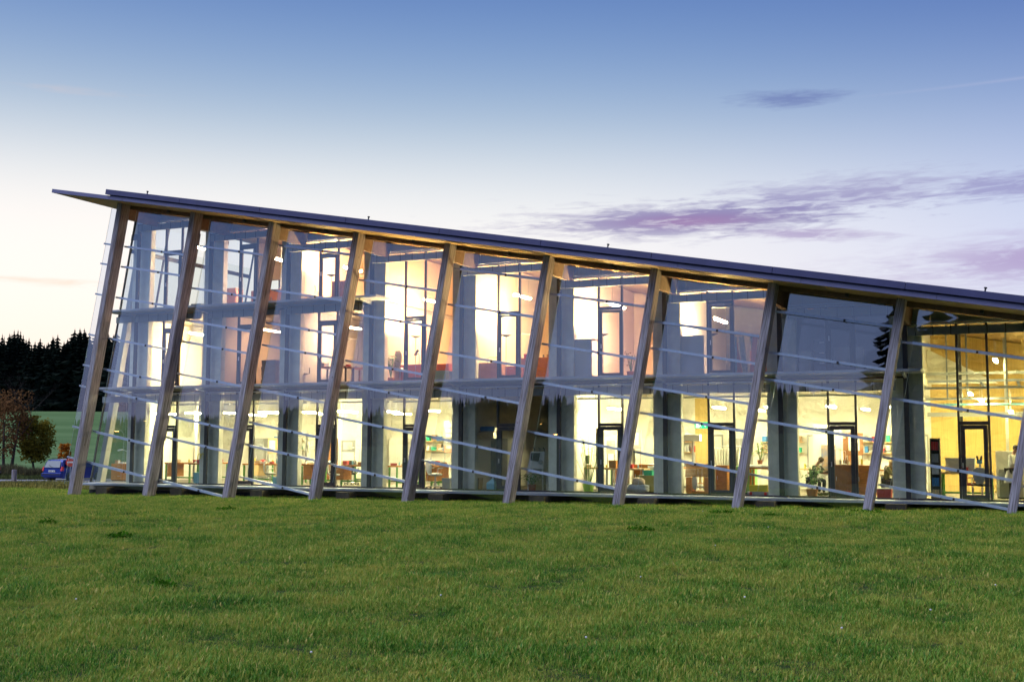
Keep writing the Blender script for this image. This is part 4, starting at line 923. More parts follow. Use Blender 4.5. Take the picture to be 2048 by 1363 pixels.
MB().tube([(.1, 0, 0), (.08, 0, .42), (-.05, 0, .52)], .03, 8).build('column', WHITE, t); MB().tube([(-.05, 0, .52), (-.12, 0, .40)], .06, 8).build('head', BLACK, t); MB().tube([(-.05, 0, .52), (.02, 0, .62)], .05, 8).build('eyepiece', BLACK, t); MB().box(-.15, .15, -.1, .1, 0, .03).build('foot', WHITE, t)
x = xat(872, 3.4, 745); crate(x, 3.2, u1, .55, .35, .42, 'mint green storage box stack beside the fifth post upstairs', mat('mint', (.35, .55, .42), .6), 'storage_box', 'box', lid=MATS['mint']); crate(xat(900, 3.2, 745), 3.1, u1, .32, .3, .4, 'blue grey box right of the mint boxes upstairs', GREY, 'storage_box', 'box')
x = xat(953, 3.6, 745); cabinet(x, 3.6, u1, 1.0, .5, .72, 'pink wooden drawer block in the bright empty upstairs room', WOODP); tag(MB().tube([(x+.4, 3.75, u1+.72), (x+.42, 3.75, u1+.92), (x+.5, 3.75, u1+.95), (x+.8, 3.75, u1+.95), (x+.85, 3.75, u1+.90), (x+.86, 3.75, u1+.72)], .012, 6).build('wire_stand', GREY), 'thin wire stand on the pink drawer block upstairs', 'wire stand')
x = xat(1000, 4.2, 745); cabinet(x, 4.3, u1, .9, .5, .62, 'low pink red drawer block behind the upstairs window leaf', mat('salmon', (.68, .26, .17), .5), dr=2)
x = xat(1040, 4.6, 740); cabinet(x-.1, 4.6, u1, 1.5, .6, .95, 'orange desk block left of the sixth post upstairs', WOODO, doors=2); clutter(x, x+1.3, 4.7, 5.0, u1+.955, 4, 'the orange desk block upstairs', 35); desk_lamp(x+.3, 4.8, u1+.955, 'pale lamp on the orange desk block upstairs', h=.9)
x = xat(1156, 3.4, 740); MB().box(x, x+.78, D+.3, D+.34, u1, u1+1.42).build('infill_panel', mat('pale_panel', (.55, .57, .58), .5), bld)
t = empty('glowing_table_lamp', (x+.36, 3.5, u1+1.43), 0, 'lit table lamp with a pale cone shade upstairs in the sixth bay', 'table lamp')
MB().lathe([(.26, .10), (.06, .30)], 0, 0, 16).build('shade', mat('lamp_shade', (1, .72, .45), .8, emit=3.0), t); MB().lathe([(.08, -.0), (.08, .02), (.015, .03), (.015, .12)], 0, 0, 10).build('foot', WHITE, t)
MB().box(x-.1, x+.9, D+.36, D+.8, u1+1.38, u1+1.42).build('wall_shelf', WOODP, bld)
plant(xat(1262, 3.4, 730), 3.4, u1, 'spiky orange brown plant behind the seventh post upstairs', .95, .35, n=110, leaf=mat('dry_leaf', (.35, .22, .06), .6, var=.3), seed=37)
x = xat(1345, 3.4, 740); MB().box(x+.35, x+1.32, D+.3, D+.34, u1, u1+1.40).build('infill_panel', MATS['pale_panel'], bld)
x = xat(1470, 3.4, 740)
PB = mat('speckled_board', (.42, .48, .46), .5, col2=(.12, .20, .24), scale=9, stretch=(1, 1, .6)); PR = mat('salmon_board', (.60, .24, .16), .5)
for q, (dx, tilt, mt, nm) in enumerate(((.05, .0, PB, 'speckled grey'), (.24, .16, PR, 'salmon red'), (.42, .12, PB, 'speckled grey'), (.62, -.1, PR, 'salmon red'), (.78, .10, PB, 'speckled grey'), (.98, .04, PR, 'salmon red'))):
    o = MB().box(-.09, .09, 0, .04, 0, 1.35).build('board', mt, loc=(x+dx, 3.1+.06*q, u1), bevel=.01); o.rotation_euler = (0, -tilt, 0); tag(o, nm+' tall narrow board leaning by the upstairs window, '+ORD[q]+' from the left', 'board', 'boards leaning in the seventh bay upstairs')
plant(x+.9, 4.1, u1+.9, 'green plant on a stand above the speckled boards', .5, .4, n=90, seed=41, pot=(.1, .14)); cabinet(x+.4, 3.95, u1, 1.0, .4, .9, 'pink brown shelf block under the upstairs plant', WOODP)
x = xat(1598, 3.3, 740); box_stack(x, 3.2, u1, 2, 'pale carton in the dark upstairs room', PAPER, .42, .38); cabinet(x+.5, 3.3, u1, .55, .45, 1.15, 'dark blue filing cabinet in the unlit upstairs room', mat('navy_lacquer', (.05, .08, .14), .5), dr=3)
cabinet(x+1.0, 4.2, u1, 1.0, .5, .95, 'white machine cabinet in the unlit upstairs room', WHITE)
x = xat(432, 3.6, 600); cabinet(x, 3.8, u2, .9, .5, 1.0, 'salmon cabinet in the second bay of the top floor', mat('salmon2', (.68, .33, .20), .5), doors=2); cabinet(x+1.1, 4.6, u2, 1.6, .5, .95, 'long salmon cabinet beside the third post on the top floor', MATS['salmon2'], doors=3)
crate(xat(385, 3.2, 605), 3.1, u2, .55, .3, .3, 'grey green box on the top floor behind the second post', mat('slate_green', (.18, .27, .26), .6), 'storage_box', 'box')
cabinet(xat(655, 3.8, 590), 4.1, u2, .7, .5, 1.05, 'dark drawer block in the glowing top floor room', WOODB, dr=3); office_chair(xat(615, 3.8, 590), 4.0, u2, .5, 'grey office chair in the third bay of the top floor', GREY, GREY)

# ------------------------------------------------------------------ people
SKIN = mat('skin', (.60, .34, .24), .55); 
def skinmesh(name, chains, mt, parent, sub=2, root=0):
    vs, es, rs = [], [], []
    idx = {}
    for ch in chains:
        prev = None
        for key, p, r in ch:
            if key in idx: i = idx[key]
            else:
                i = len(vs); idx[key] = i; vs.append(p); rs.append(r)
            if prev is not None and prev != i: es.append((prev, i))
            prev = i
    me = bpy.data.meshes.new(name); me.from_pydata(vs, es, []); me.materials.append(mt)
    o = bpy.data.objects.new(name, me); C.objects.link(o); o.parent = parent
    md = o.modifiers.new('skin', 'SKIN')
    sv = me.skin_vertices[0].data
    for i, r in enumerate(rs):
        sv[i].radius = r if isinstance(r, tuple) else (r, r); sv[i].use_root = (i == root)
    md.use_smooth_shade = True; md.branch_smoothing = .6
    ss = o.modifiers.new('sub', 'SUBSURF'); ss.levels = sub; ss.render_levels = sub
    return o
def lerp(a, b, t): return tuple(a[i]+(b[i]-a[i])*t for i in range(3))
def person(loc, rz, lab, J, top, bottom, hairm, hair='short', coat=False):
    "J: joints in local space facing -y"
    t = empty('person', loc, rz, lab, 'person')
    pel, chest, neck, head_ = J['pelvis'], J['chest'], J['neck'], J['head']
    body = [[('pel', pel, (.15, .11)), ('wa', lerp(pel, chest, .45), (.13, .10)), ('ch', chest, (.16, .115)), ('nk0', lerp(chest, neck, .75), (.07, .06)), ('nk', neck, .055), ('hd0', lerp(neck, head_, .55), (.068, .075)), ('hd1', head_, (.078, .095)), ('hd2', lerp(neck, head_, 1.55), (.06, .07))]]
    fc = Vector(head_)+Vector(J.get('face', (0, -1, 0))).normalized()*.095
    for s in ('l', 'r'):
        sh, el, wr = J['sh'+s], J['el'+s], J['wr'+s]
        body.append([('ch', chest, (.16, .115)), ('sh'+s, sh, .058), ('el'+s, el, .042), ('wr'+s, wr, .028)])
        body.append([('pel', pel, (.15, .11)), ('hp'+s, J['hp'+s], .085), ('kn'+s, J['kn'+s], .058), ('an'+s, J['an'+s], .038), ('to'+s, tuple(Vector(J['an'+s])+Vector((0, -.17, -.045))), .032)])
        d = (Vector(wr)-Vector(el)).normalized(); sd = d.cross(Vector((0, 0, 1))).normalized(); pl = Vector(wr)+d*.085
        body.append([('wr'+s, wr, .028), ('pm'+s, tuple(Vector(wr)+d*.05), (.036, .016)), ('pl'+s, tuple(pl), (.036, .014))])
        for q in range(4):
            off = sd*(.027-.018*q); ln = (.062, .075, .070, .055)[q]
            body.append([('pl'+s, tuple(pl), (.036, .014)), ('f%d'%q+s, tuple(pl+off+d*.02), .009), ('g%d'%q+s, tuple(pl+off+d*(.02+ln*.55)+Vector((0, 0, -.008))), .0085), ('h%d'%q+s, tuple(pl+off*.9+d*(.02+ln)+Vector((0, 0, -.024))), .007)])
        body.append([('pm'+s, tuple(Vector(wr)+d*.05), (.036, .016)), ('t1'+s, tuple(Vector(wr)+d*.06+sd*.045), .010), ('t2'+s, tuple(Vector(wr)+d*.10+sd*.058), .008)])
    skinmesh('body', body, SKIN, t, 1)
    # face
    f = Vector(J.get('face', (0, -1, 0))).normalized(); hv = Vector(head_); upv = (Vector(head_)-Vector(neck)).normalized(); sv = f.cross(upv).normalized()
    fm = MB(); nb = hv+f*.092; fm.tube([tuple(nb+upv*.02-f*.01), tuple(nb-upv*.018+f*.018)], .011, 6); fm.build('nose', SKIN, t)
    for s in (-1, 1):
        MB().ball(tuple(hv+f*.086+sv*.032*s+upv*.018), .010, n=6).build('eye', BLACK, t); MB().ball(tuple(hv+sv*.083*s), .012, .02, .03, n=8).build('ear', SKIN, t)
    MB().tube([tuple(hv+f*.088-upv*.048-sv*.022), tuple(hv+f*.094-upv*.05), tuple(hv+f*.088-upv*.048+sv*.022)], .005, 5).build('mouth', mat('lips', (.45, .15, .12), .5), t)
    # hair
    hm = MB().ball(tuple(hv+upv*.035-f*.022), .098, .105, .095, 14, jit=.15, seed=3); hm.build('hair', hairm, t, smooth=True)
    if hair == 'long':
        hm = MB()
        for q in range(11):
            a = math.pi*(q/10)-math.pi/2; o_ = sv*math.sin(a)*.088-f*math.cos(a)*.085
            hm.tube([tuple(hv+o_*.9+upv*.06), tuple(hv+o_*1.08-upv*.06), tuple(hv+o_*1.12-Vector((0, 0, .20))-f*.02), tuple(hv+o_*.95-Vector((0, 0, .33))-f*.01)], [.026, .03, .028, .01], 6)
        hm.build('hair', hairm, t, smooth=True)
    # clothes
    cl = [[('pel', pel, (.175, .135)), ('wa', lerp(pel, chest, .45), (.155, .125)), ('ch', chest, (.185, .14)), ('nk0', lerp(chest, neck, .55), (.10, .085))]]
    for s in ('l', 'r'):
        cl.append([('ch', chest, (.185, .14)), ('sh'+s, J['sh'+s], .075), ('el'+s, J['el'+s], .058), ('wr'+s, lerp(J['el'+s], J['wr'+s], .93), .043)])
    skinmesh('coat' if coat else 'sweater', cl, top, t, 2)
    cl = [[('pel', (pel[0], pel[1], pel[2]-.01), (.165, .128))]]
    for s in ('l', 'r'):
        cl.append([('pel', pel, (.165, .128)), ('hp'+s, J['hp'+s], .10), ('kn'+s, J['kn'+s], .074), ('an'+s, lerp(J['kn'+s], J['an'+s], .9), .056)])
    skinmesh('trousers', cl, bottom, t, 2)
    for s in ('l', 'r'):
        a = J['an'+s]; MB().ball((a[0], a[1]-.07, a[2]-.035), .05, .14, .045, 10).build('shoe', BLACK, t, smooth=True)
    if coat:
        z0 = pel[2]-.42; m = MB(); n = 16
        for z, rx, ry, cyo in ((pel[2]+.02, .18, .14, pel[1]), (z0+.2, .21, .17, pel[1]+.02), (z0, .235, .19, pel[1]+.03)):
            for k in range(n):
                a = 2*math.pi*k/n; m.v.append((pel[0]+rx*math.cos(a)*(1+.05*math.sin(3*a)), cyo+ry*math.sin(a), z))
        for i in range(2):
            for k in range(n): k2 = (k+1) % n; m.f.append((i*n+k, i*n+k2, (i+1)*n+k2, (i+1)*n+k))
        m.build('coat_skirt', top, t, smooth=True)
    return t
def sit(lean=.18, hd=.0, reach=.42, hz=.80):
    J = dict(pelvis=(0, 0, .52), chest=(0, -lean, .90), neck=(0, -lean-.05, 1.10), head=(0, -lean-.13-hd, 1.22-hd*.3), face=(0, -1, -.45))
    for s, k in (('l', 1), ('r', -1)):
        J['sh'+s] = (.18*k, -lean, 1.0); J['el'+s] = (.24*k, -lean-.16, .78); J['wr'+s] = (.13*k, -lean-reach, hz)
        J['hp'+s] = (.10*k, -.06, .51); J['kn'+s] = (.13*k, -.46, .53); J['an'+s] = (.12*k, -.42, .09)
    return J
x = xat(1618, 4.0, 930)
person((x, 4.35, gz), rad(62), 'man in a dark green sweater bent over his desk behind the plant', sit(.24, .06, .42, .84), mat('dark_green_knit', (.035, .05, .03), .9, var=.2, scale=30), mat('dark_trousers', (.03, .03, .035), .9), mat('brown_hair', (.10, .055, .025), .7, var=.3, scale=40))
t = empty('stool', (x, 4.35, gz), 0, 'round black stool under the man in the dark sweater', 'stool'); MB().lathe([(.17, .38), (.18, .42), (.15, .43)], 0, 0, 14).build('seat', BLACK, t); MB().lathe([(.2, 0), (.2, .02), (.03, .04), (.025, .379)], 0, 0, 12).build('column', STEEL, t)
x = xat(1775, 3.6, 940)
person((x-.1, 3.75, gz), rad(80), 'long haired blonde woman in an olive sweater sitting at the light desk', sit(.13, .02, .46, .82), mat('olive_knit', (.13, .12, .05), .9, var=.2, scale=30), MATS['dark_trousers'], mat('blonde_hair', (.50, .33, .13), .6, var=.3, scale=40), hair='long')
t = empty('stool', (x-.1, 3.75, gz), 0, 'round black stool under the blonde woman', 'stool'); MB().lathe([(.17, .38), (.18, .42), (.15, .43)], 0, 0, 14).build('seat', BLACK, t); MB().lathe([(.2, 0), (.2, .02), (.03, .04), (.025, .379)], 0, 0, 12).build('column', STEEL, t)
J = dict(pelvis=(0, 0, .95), chest=(0, -.06, 1.32), neck=(0, -.10, 1.50), head=(0, -.17, 1.62), face=(0, -1, -.5))
for s, k in (('l', 1), ('r', -1)):
    J['sh'+s] = (.19*k, -.06, 1.42); J['el'+s] = (.25*k, -.14, 1.14); J['wr'+s] = (.14*k, -.38, 1.10); J['hp'+s] = (.10*k, 0, .90); J['kn'+s] = (.11*k, -.03, .50); J['an'+s] = (.11*k, 0, .09)
x = xat(2022, 4.6, 920)
person((x, 4.6, gz), rad(70), 'person with dark hair in a white coat standing beside the last post', J, mat('white_coat', (.80, .80, .78), .9), MATS['dark_trousers'], mat('dark_hair', (.03, .02, .015), .7), coat=True)
# ------------------------------------------------------------------ trees
BARK = mat('bark', (.07, .055, .045), .95, var=.3, scale=6)
def leafmat(name, c1, c2, tr=.35):
    mt = bpy.data.materials.new(name); mt.use_nodes = True; t = mt.node_tree; n = t.nodes; L = t.links; n.clear()
    o = n.new('ShaderNodeOutputMaterial'); d = n.new('ShaderNodeBsdfDiffuse'); tl = n.new('ShaderNodeBsdfTranslucent'); mx = n.new('ShaderNodeMixShader'); mx.inputs[0].default_value = tr
    ge = n.new('ShaderNodeNewGeometry'); oi = n.new('ShaderNodeObjectInfo'); nz = n.new('ShaderNodeTexNoise'); nz.inputs['Scale'].default_value = 1.3; nz.inputs['Detail'].default_value = 6; L.new(ge.outputs['Position'], nz.inputs[0])
    ad = n.new('ShaderNodeMath'); ad.operation = 'MULTIPLY_ADD'; ad.inputs[1].default_value = .5; L.new(ge.outputs['Random Per Island'], ad.inputs[0]); L.new(nz.outputs[0], ad.inputs[2])
    cr = n.new('ShaderNodeValToRGB'); cr.color_ramp.elements[0].position = .45; cr.color_ramp.elements[0].color = (*c1, 1); cr.color_ramp.elements[1].position = 1.0; cr.color_ramp.elements[1].color = (*c2, 1)
    L.new(ad.outputs[0], cr.inputs[0]); L.new(cr.outputs[0], d.inputs[0]); L.new(cr.outputs[0], tl.inputs[0]); L.new(d.outputs[0], mx.inputs[1]); L.new(tl.outputs[0], mx.inputs[2]); L.new(mx.outputs[0], o.inputs[0])
    return mt
NEEDLE = leafmat('spruce_needles', (.008, .014, .012), (.022, .03, .022), .1)
def spruce_mesh(h, seed, tiers=24, arms=9):
    rnd = random.Random(seed); m = MB(); 
    for i in range(tiers):
        f = i/(tiers-1); z = h*(.10+.89*f); R = h*.21*(1-f)**.75*(.75+.5*rnd.random())+.15
        for k in range(arms):
            a = 2*math.pi*(k+rnd.random()*.9)/arms+i; l = R*rnd.uniform(.55, 1.15); dz = -l*rnd.uniform(.2, .55)+l*.1
            d = Vector((math.cos(a), math.sin(a), 0)); s_ = Vector((-math.sin(a), math.cos(a), 0))*l*.26
            p0 = Vector((0, 0, z)); p1 = d*l*.55+Vector((0, 0, z+dz*.35)); p2 = d*l+Vector((0, 0, z+dz))
            dr = Vector((0, 0, -l*.28-.15)); b = len(m.v)
            m.v += [tuple(p0), tuple(p1-s_), tuple(p2), tuple(p1+s_), tuple(p1+dr-s_*.5), tuple(p1+dr*1.2+s_*.4+d*l*.15), tuple(p0+Vector((0, 0, .03*h)))]
            m.f += [(b, b+1, b+2), (b, b+2, b+3), (b+1, b+4, b+2), (b+3, b+2, b+5), (b+6, b+1, b+4, b)]
    b = len(m.v); m.v += [(.12, 0, h*.93), (-.06, .1, h*.93), (-.06, -.1, h*.93), (0, 0, h*1.03)]; m.f += [(b, b+1, b+3), (b+1, b+2, b+3), (b+2, b, b+3)]
    return m
def spruce(h, seed, loc, lab, grp):
    t = empty('spruce_tree', loc, 0, lab, 'spruce tree', grp); spruce_mesh(h, seed).build('crown', NEEDLE, t); MB().tube([(0, 0, -.5), (0, 0, h*.9)], .28, 7, r2=.04).build('trunk', BARK, t); return t
TENS = ['', '', 'twenty', 'thirty', 'forty', 'fifty', 'sixty']
def ordw(i):
    n = i+1
    if n <= 10: return ORD[n-1]
    if n < 20: return ['eleventh', 'twelfth', 'thirteenth', 'fourteenth', 'fifteenth', 'sixteenth', 'seventeenth', 'eighteenth', 'nineteenth'][n-11]
    if n % 10 == 0: return TENS[n//10][:-1]+'ieth'
    return TENS[n//10]+'-'+ORD[n % 10-1]
protos = [None]*4; rnd = random.Random(11); cnt = 0
FS = 'spruces at the edge of the wood behind the field'
def ppt(px, Z):
    "ground point lying Z metres ahead in the column px of the view"
    W = (px-1024)/F_PX*Z; return zw(Z, W)
prof = {0: 668, 10: 664, 22: 667, 32: 662, 42: 676, 55: 682, 66: 688, 76: 682, 88: 686, 98: 684, 108: 665, 118: 680, 128: 686, 136: 672, 146: 664, 158: 664, 168: 662, 178: 666, 190: 668, 205: 665, 222: 668}
keys = sorted(prof)
def ty(px):
    for a, c in zip(keys[:-1], keys[1:]):
        if a <= px <= c: return prof[a]+(prof[c]-prof[a])*(px-a)/(c-a)
    return 670
k = 0
for row, Z in enumerate((272, 280, 289)):
    for i, px in enumerate(range(-130 if row else -120, 460, 11 if row == 0 else 14)):
        if row and random.Random(i+row*50).random() < .25: continue
        q = px+rnd.uniform(-3, 3)+row*5; Zq = Z+rnd.uniform(-3, 3); x, y = ppt(q, Zq); z = H(x, y)-.4
        yt = ty(q)+rnd.uniform(-1, 9)+(6 if row else 0); hz = 873.5+(2100-q)*.0  # photo row of eye height at the left
        ztop = CAM.z+Zq*((891-yt)/F_PX); h = max(9, ztop-z)
        v = k % 4
        lab = ordw(i)+' dark spruce from the left in the '+('front', 'middle', 'back')[row]+' row of the wood'
        if protos[v] is None: protos[v] = (spruce(20, 100+v, (x, y, z), lab, FS), 20); protos[v][0].scale = (h/20*1.05,)*3
        else: copy_tree(protos[v][0], None, (x, y, z), rnd.uniform(0, 6.28), lab, (h/20*rnd.uniform(1.0, 1.9),)*2+(h/20*1.03,))
        k += 1
# undergrowth that closes the wood at its foot, and the wooded rise beyond
m = MB(); r2 = random.Random(5)
for i in range(5200):
    px = r2.uniform(-160, 480); Z = r2.uniform(276, 300); x, y = ppt(px, Z); z = H(x, y)+r2.uniform(-.5, 13); s = r2.uniform(.6, 1.5); a = r2.uniform(0, 6.28)
    d = Vector((math.cos(a), math.sin(a), r2.uniform(-.5, .5)))*s; e = Vector((-math.sin(a), math.cos(a), r2.uniform(-1, 1)))*s; c = Vector((x, y, z)); b = len(m.v)
    m.v += [tuple(c), tuple(c+d), tuple(c+d*.6+e), tuple(c-d*.4+e*.8)]; m.f.append((b, b+1, b+2, b+3))
tag(m.build('wood_undergrowth', NEEDLE), 'dark undergrowth and inner branches of the wood behind the field', 'undergrowth', kind='stuff')
def far_wood(name, pts, n, hh, mt, lab, seed):
    m = MB(); r = random.Random(seed)
    for i in range(n):
        x, y, z = pts(r); h = hh*r.uniform(.82, 1.12); R = h*.24; b = len(m.v); lv = 7
        for q in range(lv):
            f = q/lv; rr = R*(1-f)*r.uniform(.8, 1.2)
            for s in range(6): a = s*math.pi/3+q; jj = 1 if s % 2 else .55; m.v.append((x+rr*jj*math.cos(a), y+rr*jj*math.sin(a), z+h*f*.97+h*.04-(.03*h if s % 2 else 0)))
        m.v.append((x, y, z+h))
        for q in range(lv-1):
            for s in range(6): s2 = (s+1) % 6; m.f.append((b+q*6+s, b+q*6+s2, b+(q+1)*6+s2, b+(q+1)*6+s))
        for s in range(6): m.f.append((b+(lv-1)*6+s, b+(lv-1)*6+(s+1) % 6, b+lv*6))
    o = m.build(name, mt); return tag(o, lab, 'wood', kind='stuff')
def p1(r):
    x, y = ppt(r.uniform(-400, 900), r.uniform(420, 480)); return x, y, H(x, y)
far_wood('distant_wood', p1, 420, 21, mat('hazed_needles', (.035, .038, .06), .95), 'distant bluish wood on the rise beyond the field', 8)  # pale blue of distance haze put into the needle colour
def p2(r):
    x = r.uniform(-760, 420); y = -r.uniform(395, 470); return x, y, H(x, y)-.5
far_wood('rear_wood', p2, 3400, 17, NEEDLE, 'spruce wood behind the photographer that mirrors in the glass', 9)
m = MB(); r2 = random.Random(15)
for i in range(9000):
    x = r2.uniform(-760, 420); y = -r2.uniform(400, 440); z = H(x, y)+r2.uniform(-.5, 12.5); s = r2.uniform(1.8, 3.6); a = r2.uniform(0, 6.28)
    d = Vector((math.cos(a), math.sin(a)*.4, r2.uniform(-.5, .5)))*s; e = Vector((-math.sin(a), math.cos(a)*.4, r2.uniform(-1, 1)))*s; c = Vector((x, y, z)); b = len(m.v)
    m.v += [tuple(c), tuple(c+d), tuple(c+d*.6+e), tuple(c-d*.4+e*.8)]; m.f.append((b, b+1, b+2, b+3))
tag(m.build('rear_undergrowth', NEEDLE), 'dense dark branches inside the wood behind the photographer', 'undergrowth', kind='stuff')
rr_ = random.Random(61)
for i in range(34):
    x = 20+1.5*i+rr_.uniform(-.5, .5); y = -112-rr_.uniform(0, 18); h = rr_.uniform(22, 27)+(3 if i > 5 else 0)
    copy_tree(protos[i % 4][0], None, (x, y, H(x, y)-.4), rr_.uniform(0, 6.28), ordw(i)+' tall spruce of the clump behind the photographer, mirrored in the hall glass', (h/20*1.7, h/20*1.7, h/20))['group'] = 'tall spruces behind the photographer'
# broadleaf autumn trees by the road
def broadleaf(name, loc, h, R, lab, lm, seed, trunks=1, nleaf=3600, low=.2, cat='tree', ls=.17):
    r = random.Random(seed); t = empty(name, loc, 0, lab, cat); tr = MB(); tips = []
    def limb(p, d, l, rad_, lvl):
        q = p; pts = [p]; rr = [rad_]
        for s in range(4):
            d = (d+Vector((r.uniform(-.16, .16), r.uniform(-.16, .16), r.uniform(-.02, .16)))).normalized(); q = q+d*l/4; pts.append(q); rr.append(rad_*(1-.2*(s+1)))
            if lvl < 3 and s >= (1 if lvl else 1):
                for _ in range(2 if lvl < 2 else 3):
                    a = r.uniform(0, 6.28); o = Vector((math.cos(a), math.sin(a), r.uniform(.3, 1.1))).normalized(); limb(q, (d*.5+o).normalized(), l*r.uniform(.45, .62), rad_*(1-.2*(s+1))*.5, lvl+1)
            if lvl >= 2: tips.append(q)
        tr.tube([tuple(a) for a in pts], rr, 5 if lvl else 8, cap=False)
    for k in range(trunks):
        o = Vector((.5*k-.25*(trunks-1), .2*k, 0)); limb(o, Vector((.08*(k-.5), 0, 1)), h*.82, h*.022, 0)
    tr.build('trunk', BARK, t)
    lf = MB()
    clumps = []
    for q in range(110):
        dd = Vector((r.gauss(0, 1), r.gauss(0, 1), r.gauss(0, 1))).normalized()*r.uniform(.35, 1.0)**.6
        clumps.append(Vector((dd.x*R, dd.y*R, h*(.5+low*.5)+dd.z*h*(.5-low*.5))))
    for i in range(nleaf):
        c = (r.choice(tips) if i % 3 == 0 else r.choice(clumps))+Vector((r.gauss(0, .26), r.gauss(0, .26), r.gauss(0, .26)))*(R*.55 if i % 3 else R*.3)
        zf = c.z/h
        if zf < low or zf > 1.03 or math.hypot(c.x, c.y) > R*1.15: continue
        a = Vector((r.uniform(-1, 1), r.uniform(-1, 1), r.uniform(-1, 1))).normalized()*ls*r.uniform(.6, 1.3); b_ = a.cross(Vector((r.uniform(-1, 1), r.uniform(-1, 1), r.uniform(-1, 1)))).normalized()*ls*.7
        q = len(lf.v); lf.v += [tuple(c-a), tuple(c+b_), tuple(c+a), tuple(c-b_)]; lf.f.append((q, q+1, q+2, q+3))
    lf.build('crown', lm, t); return t
RUST = leafmat('rust_leaves', (.09, .045, .02), (.30, .15, .06)); OLIVE = leafmat('olive_leaves', (.11, .10, .015), (.38, .30, .045)); ORANGE = leafmat('orange_leaves', (.35, .08, .01), (.65, .25, .03))
def gp(px, Z): x, y = ppt(px, Z); return (x, y, H(x, y)-.1)
broadleaf('rust_tree', gp(20, 92), 6.6, 1.6, 'taller rust brown autumn tree with two stems at the left edge', RUST, 3, trunks=2, nleaf=3300, ls=.105)
broadleaf('rust_tree', gp(-38, 96), 6.6, 2.2, 'rust brown tree standing just outside the left edge', RUST, 6, nleaf=3000, ls=.105)
broadleaf('olive_tree', gp(76, 94), 4.5, 1.35, 'round olive yellow autumn tree beside the parked blue car', OLIVE, 4, nleaf=6500, low=.2, ls=.11)
broadleaf('orange_shrub', gp(133, 100), 2.2, .5, 'small bright orange shrub behind the blue car', ORANGE, 8, nleaf=700, low=.15, cat='shrub', ls=.12)
# wooden bollard
x, y, z = gp(36, 67); t = empty('wooden_bollard', (x, y, z), 0, 'round wooden bollard standing on the bank at the left', 'bollard')
MB().lathe([(.145, -.2), (.14, 1.0), (.13, 1.03)], 0, 0, 14).build('post', POST, t, smooth=False); MB().lathe([(.15, .02), (.15, .07)], 0, 0, 14).build('collar', GALV, t)
# verge weeds
WEED = leafmat('verge_weeds', (.05, .045, .03), (.19, .17, .08), .2)
def weeds(name, Z0, Z1, p0, p1_, n, hmin, hmax, mt, lab, seed, w_=.025):
    m = MB(); r = random.Random(seed)
    for i in range(n):
        Z = r.uniform(Z0, Z1); x, y = ppt(r.uniform(p0, p1_), Z); z = H(x, y)-.02; h = r.uniform(hmin, hmax)*(.6+.8*max(0, mnoise.noise(Vector((x*.6, y*.6, seed)))+.4)); a = r.uniform(0, 6.28); l = h*r.uniform(.1, .5)
        d = Vector((math.cos(a), math.sin(a), 0)); s_ = Vector((-math.sin(a), math.cos(a), 0))*w_; c = Vector((x, y, z)); b = len(m.v)
        m.v += [tuple(c-s_), tuple(c+s_), tuple(c+d*l*.4+Vector((0, 0, h*.6))+s_*.7), tuple(c+d*l*.4+Vector((0, 0, h*.6))-s_*.7), tuple(c+d*l+Vector((0, 0, h)))]; m.f += [(b, b+1, b+2, b+3), (b+3, b+2, b+4)]
    return tag(m.build(name, mt), lab, 'weeds', kind='stuff')
weeds('verge_weeds', 84, 90, -40, 108, 9000, .3, .85, WEED, 'dry dark weeds along the far verge of the road', 1)
weeds('verge_grass', 79.5, 84, -40, 108, 5000, .12, .35, leafmat('verge_green', (.06, .08, .03), (.16, .18, .06), .2), 'short grass strip between the road and the weeds', 2)
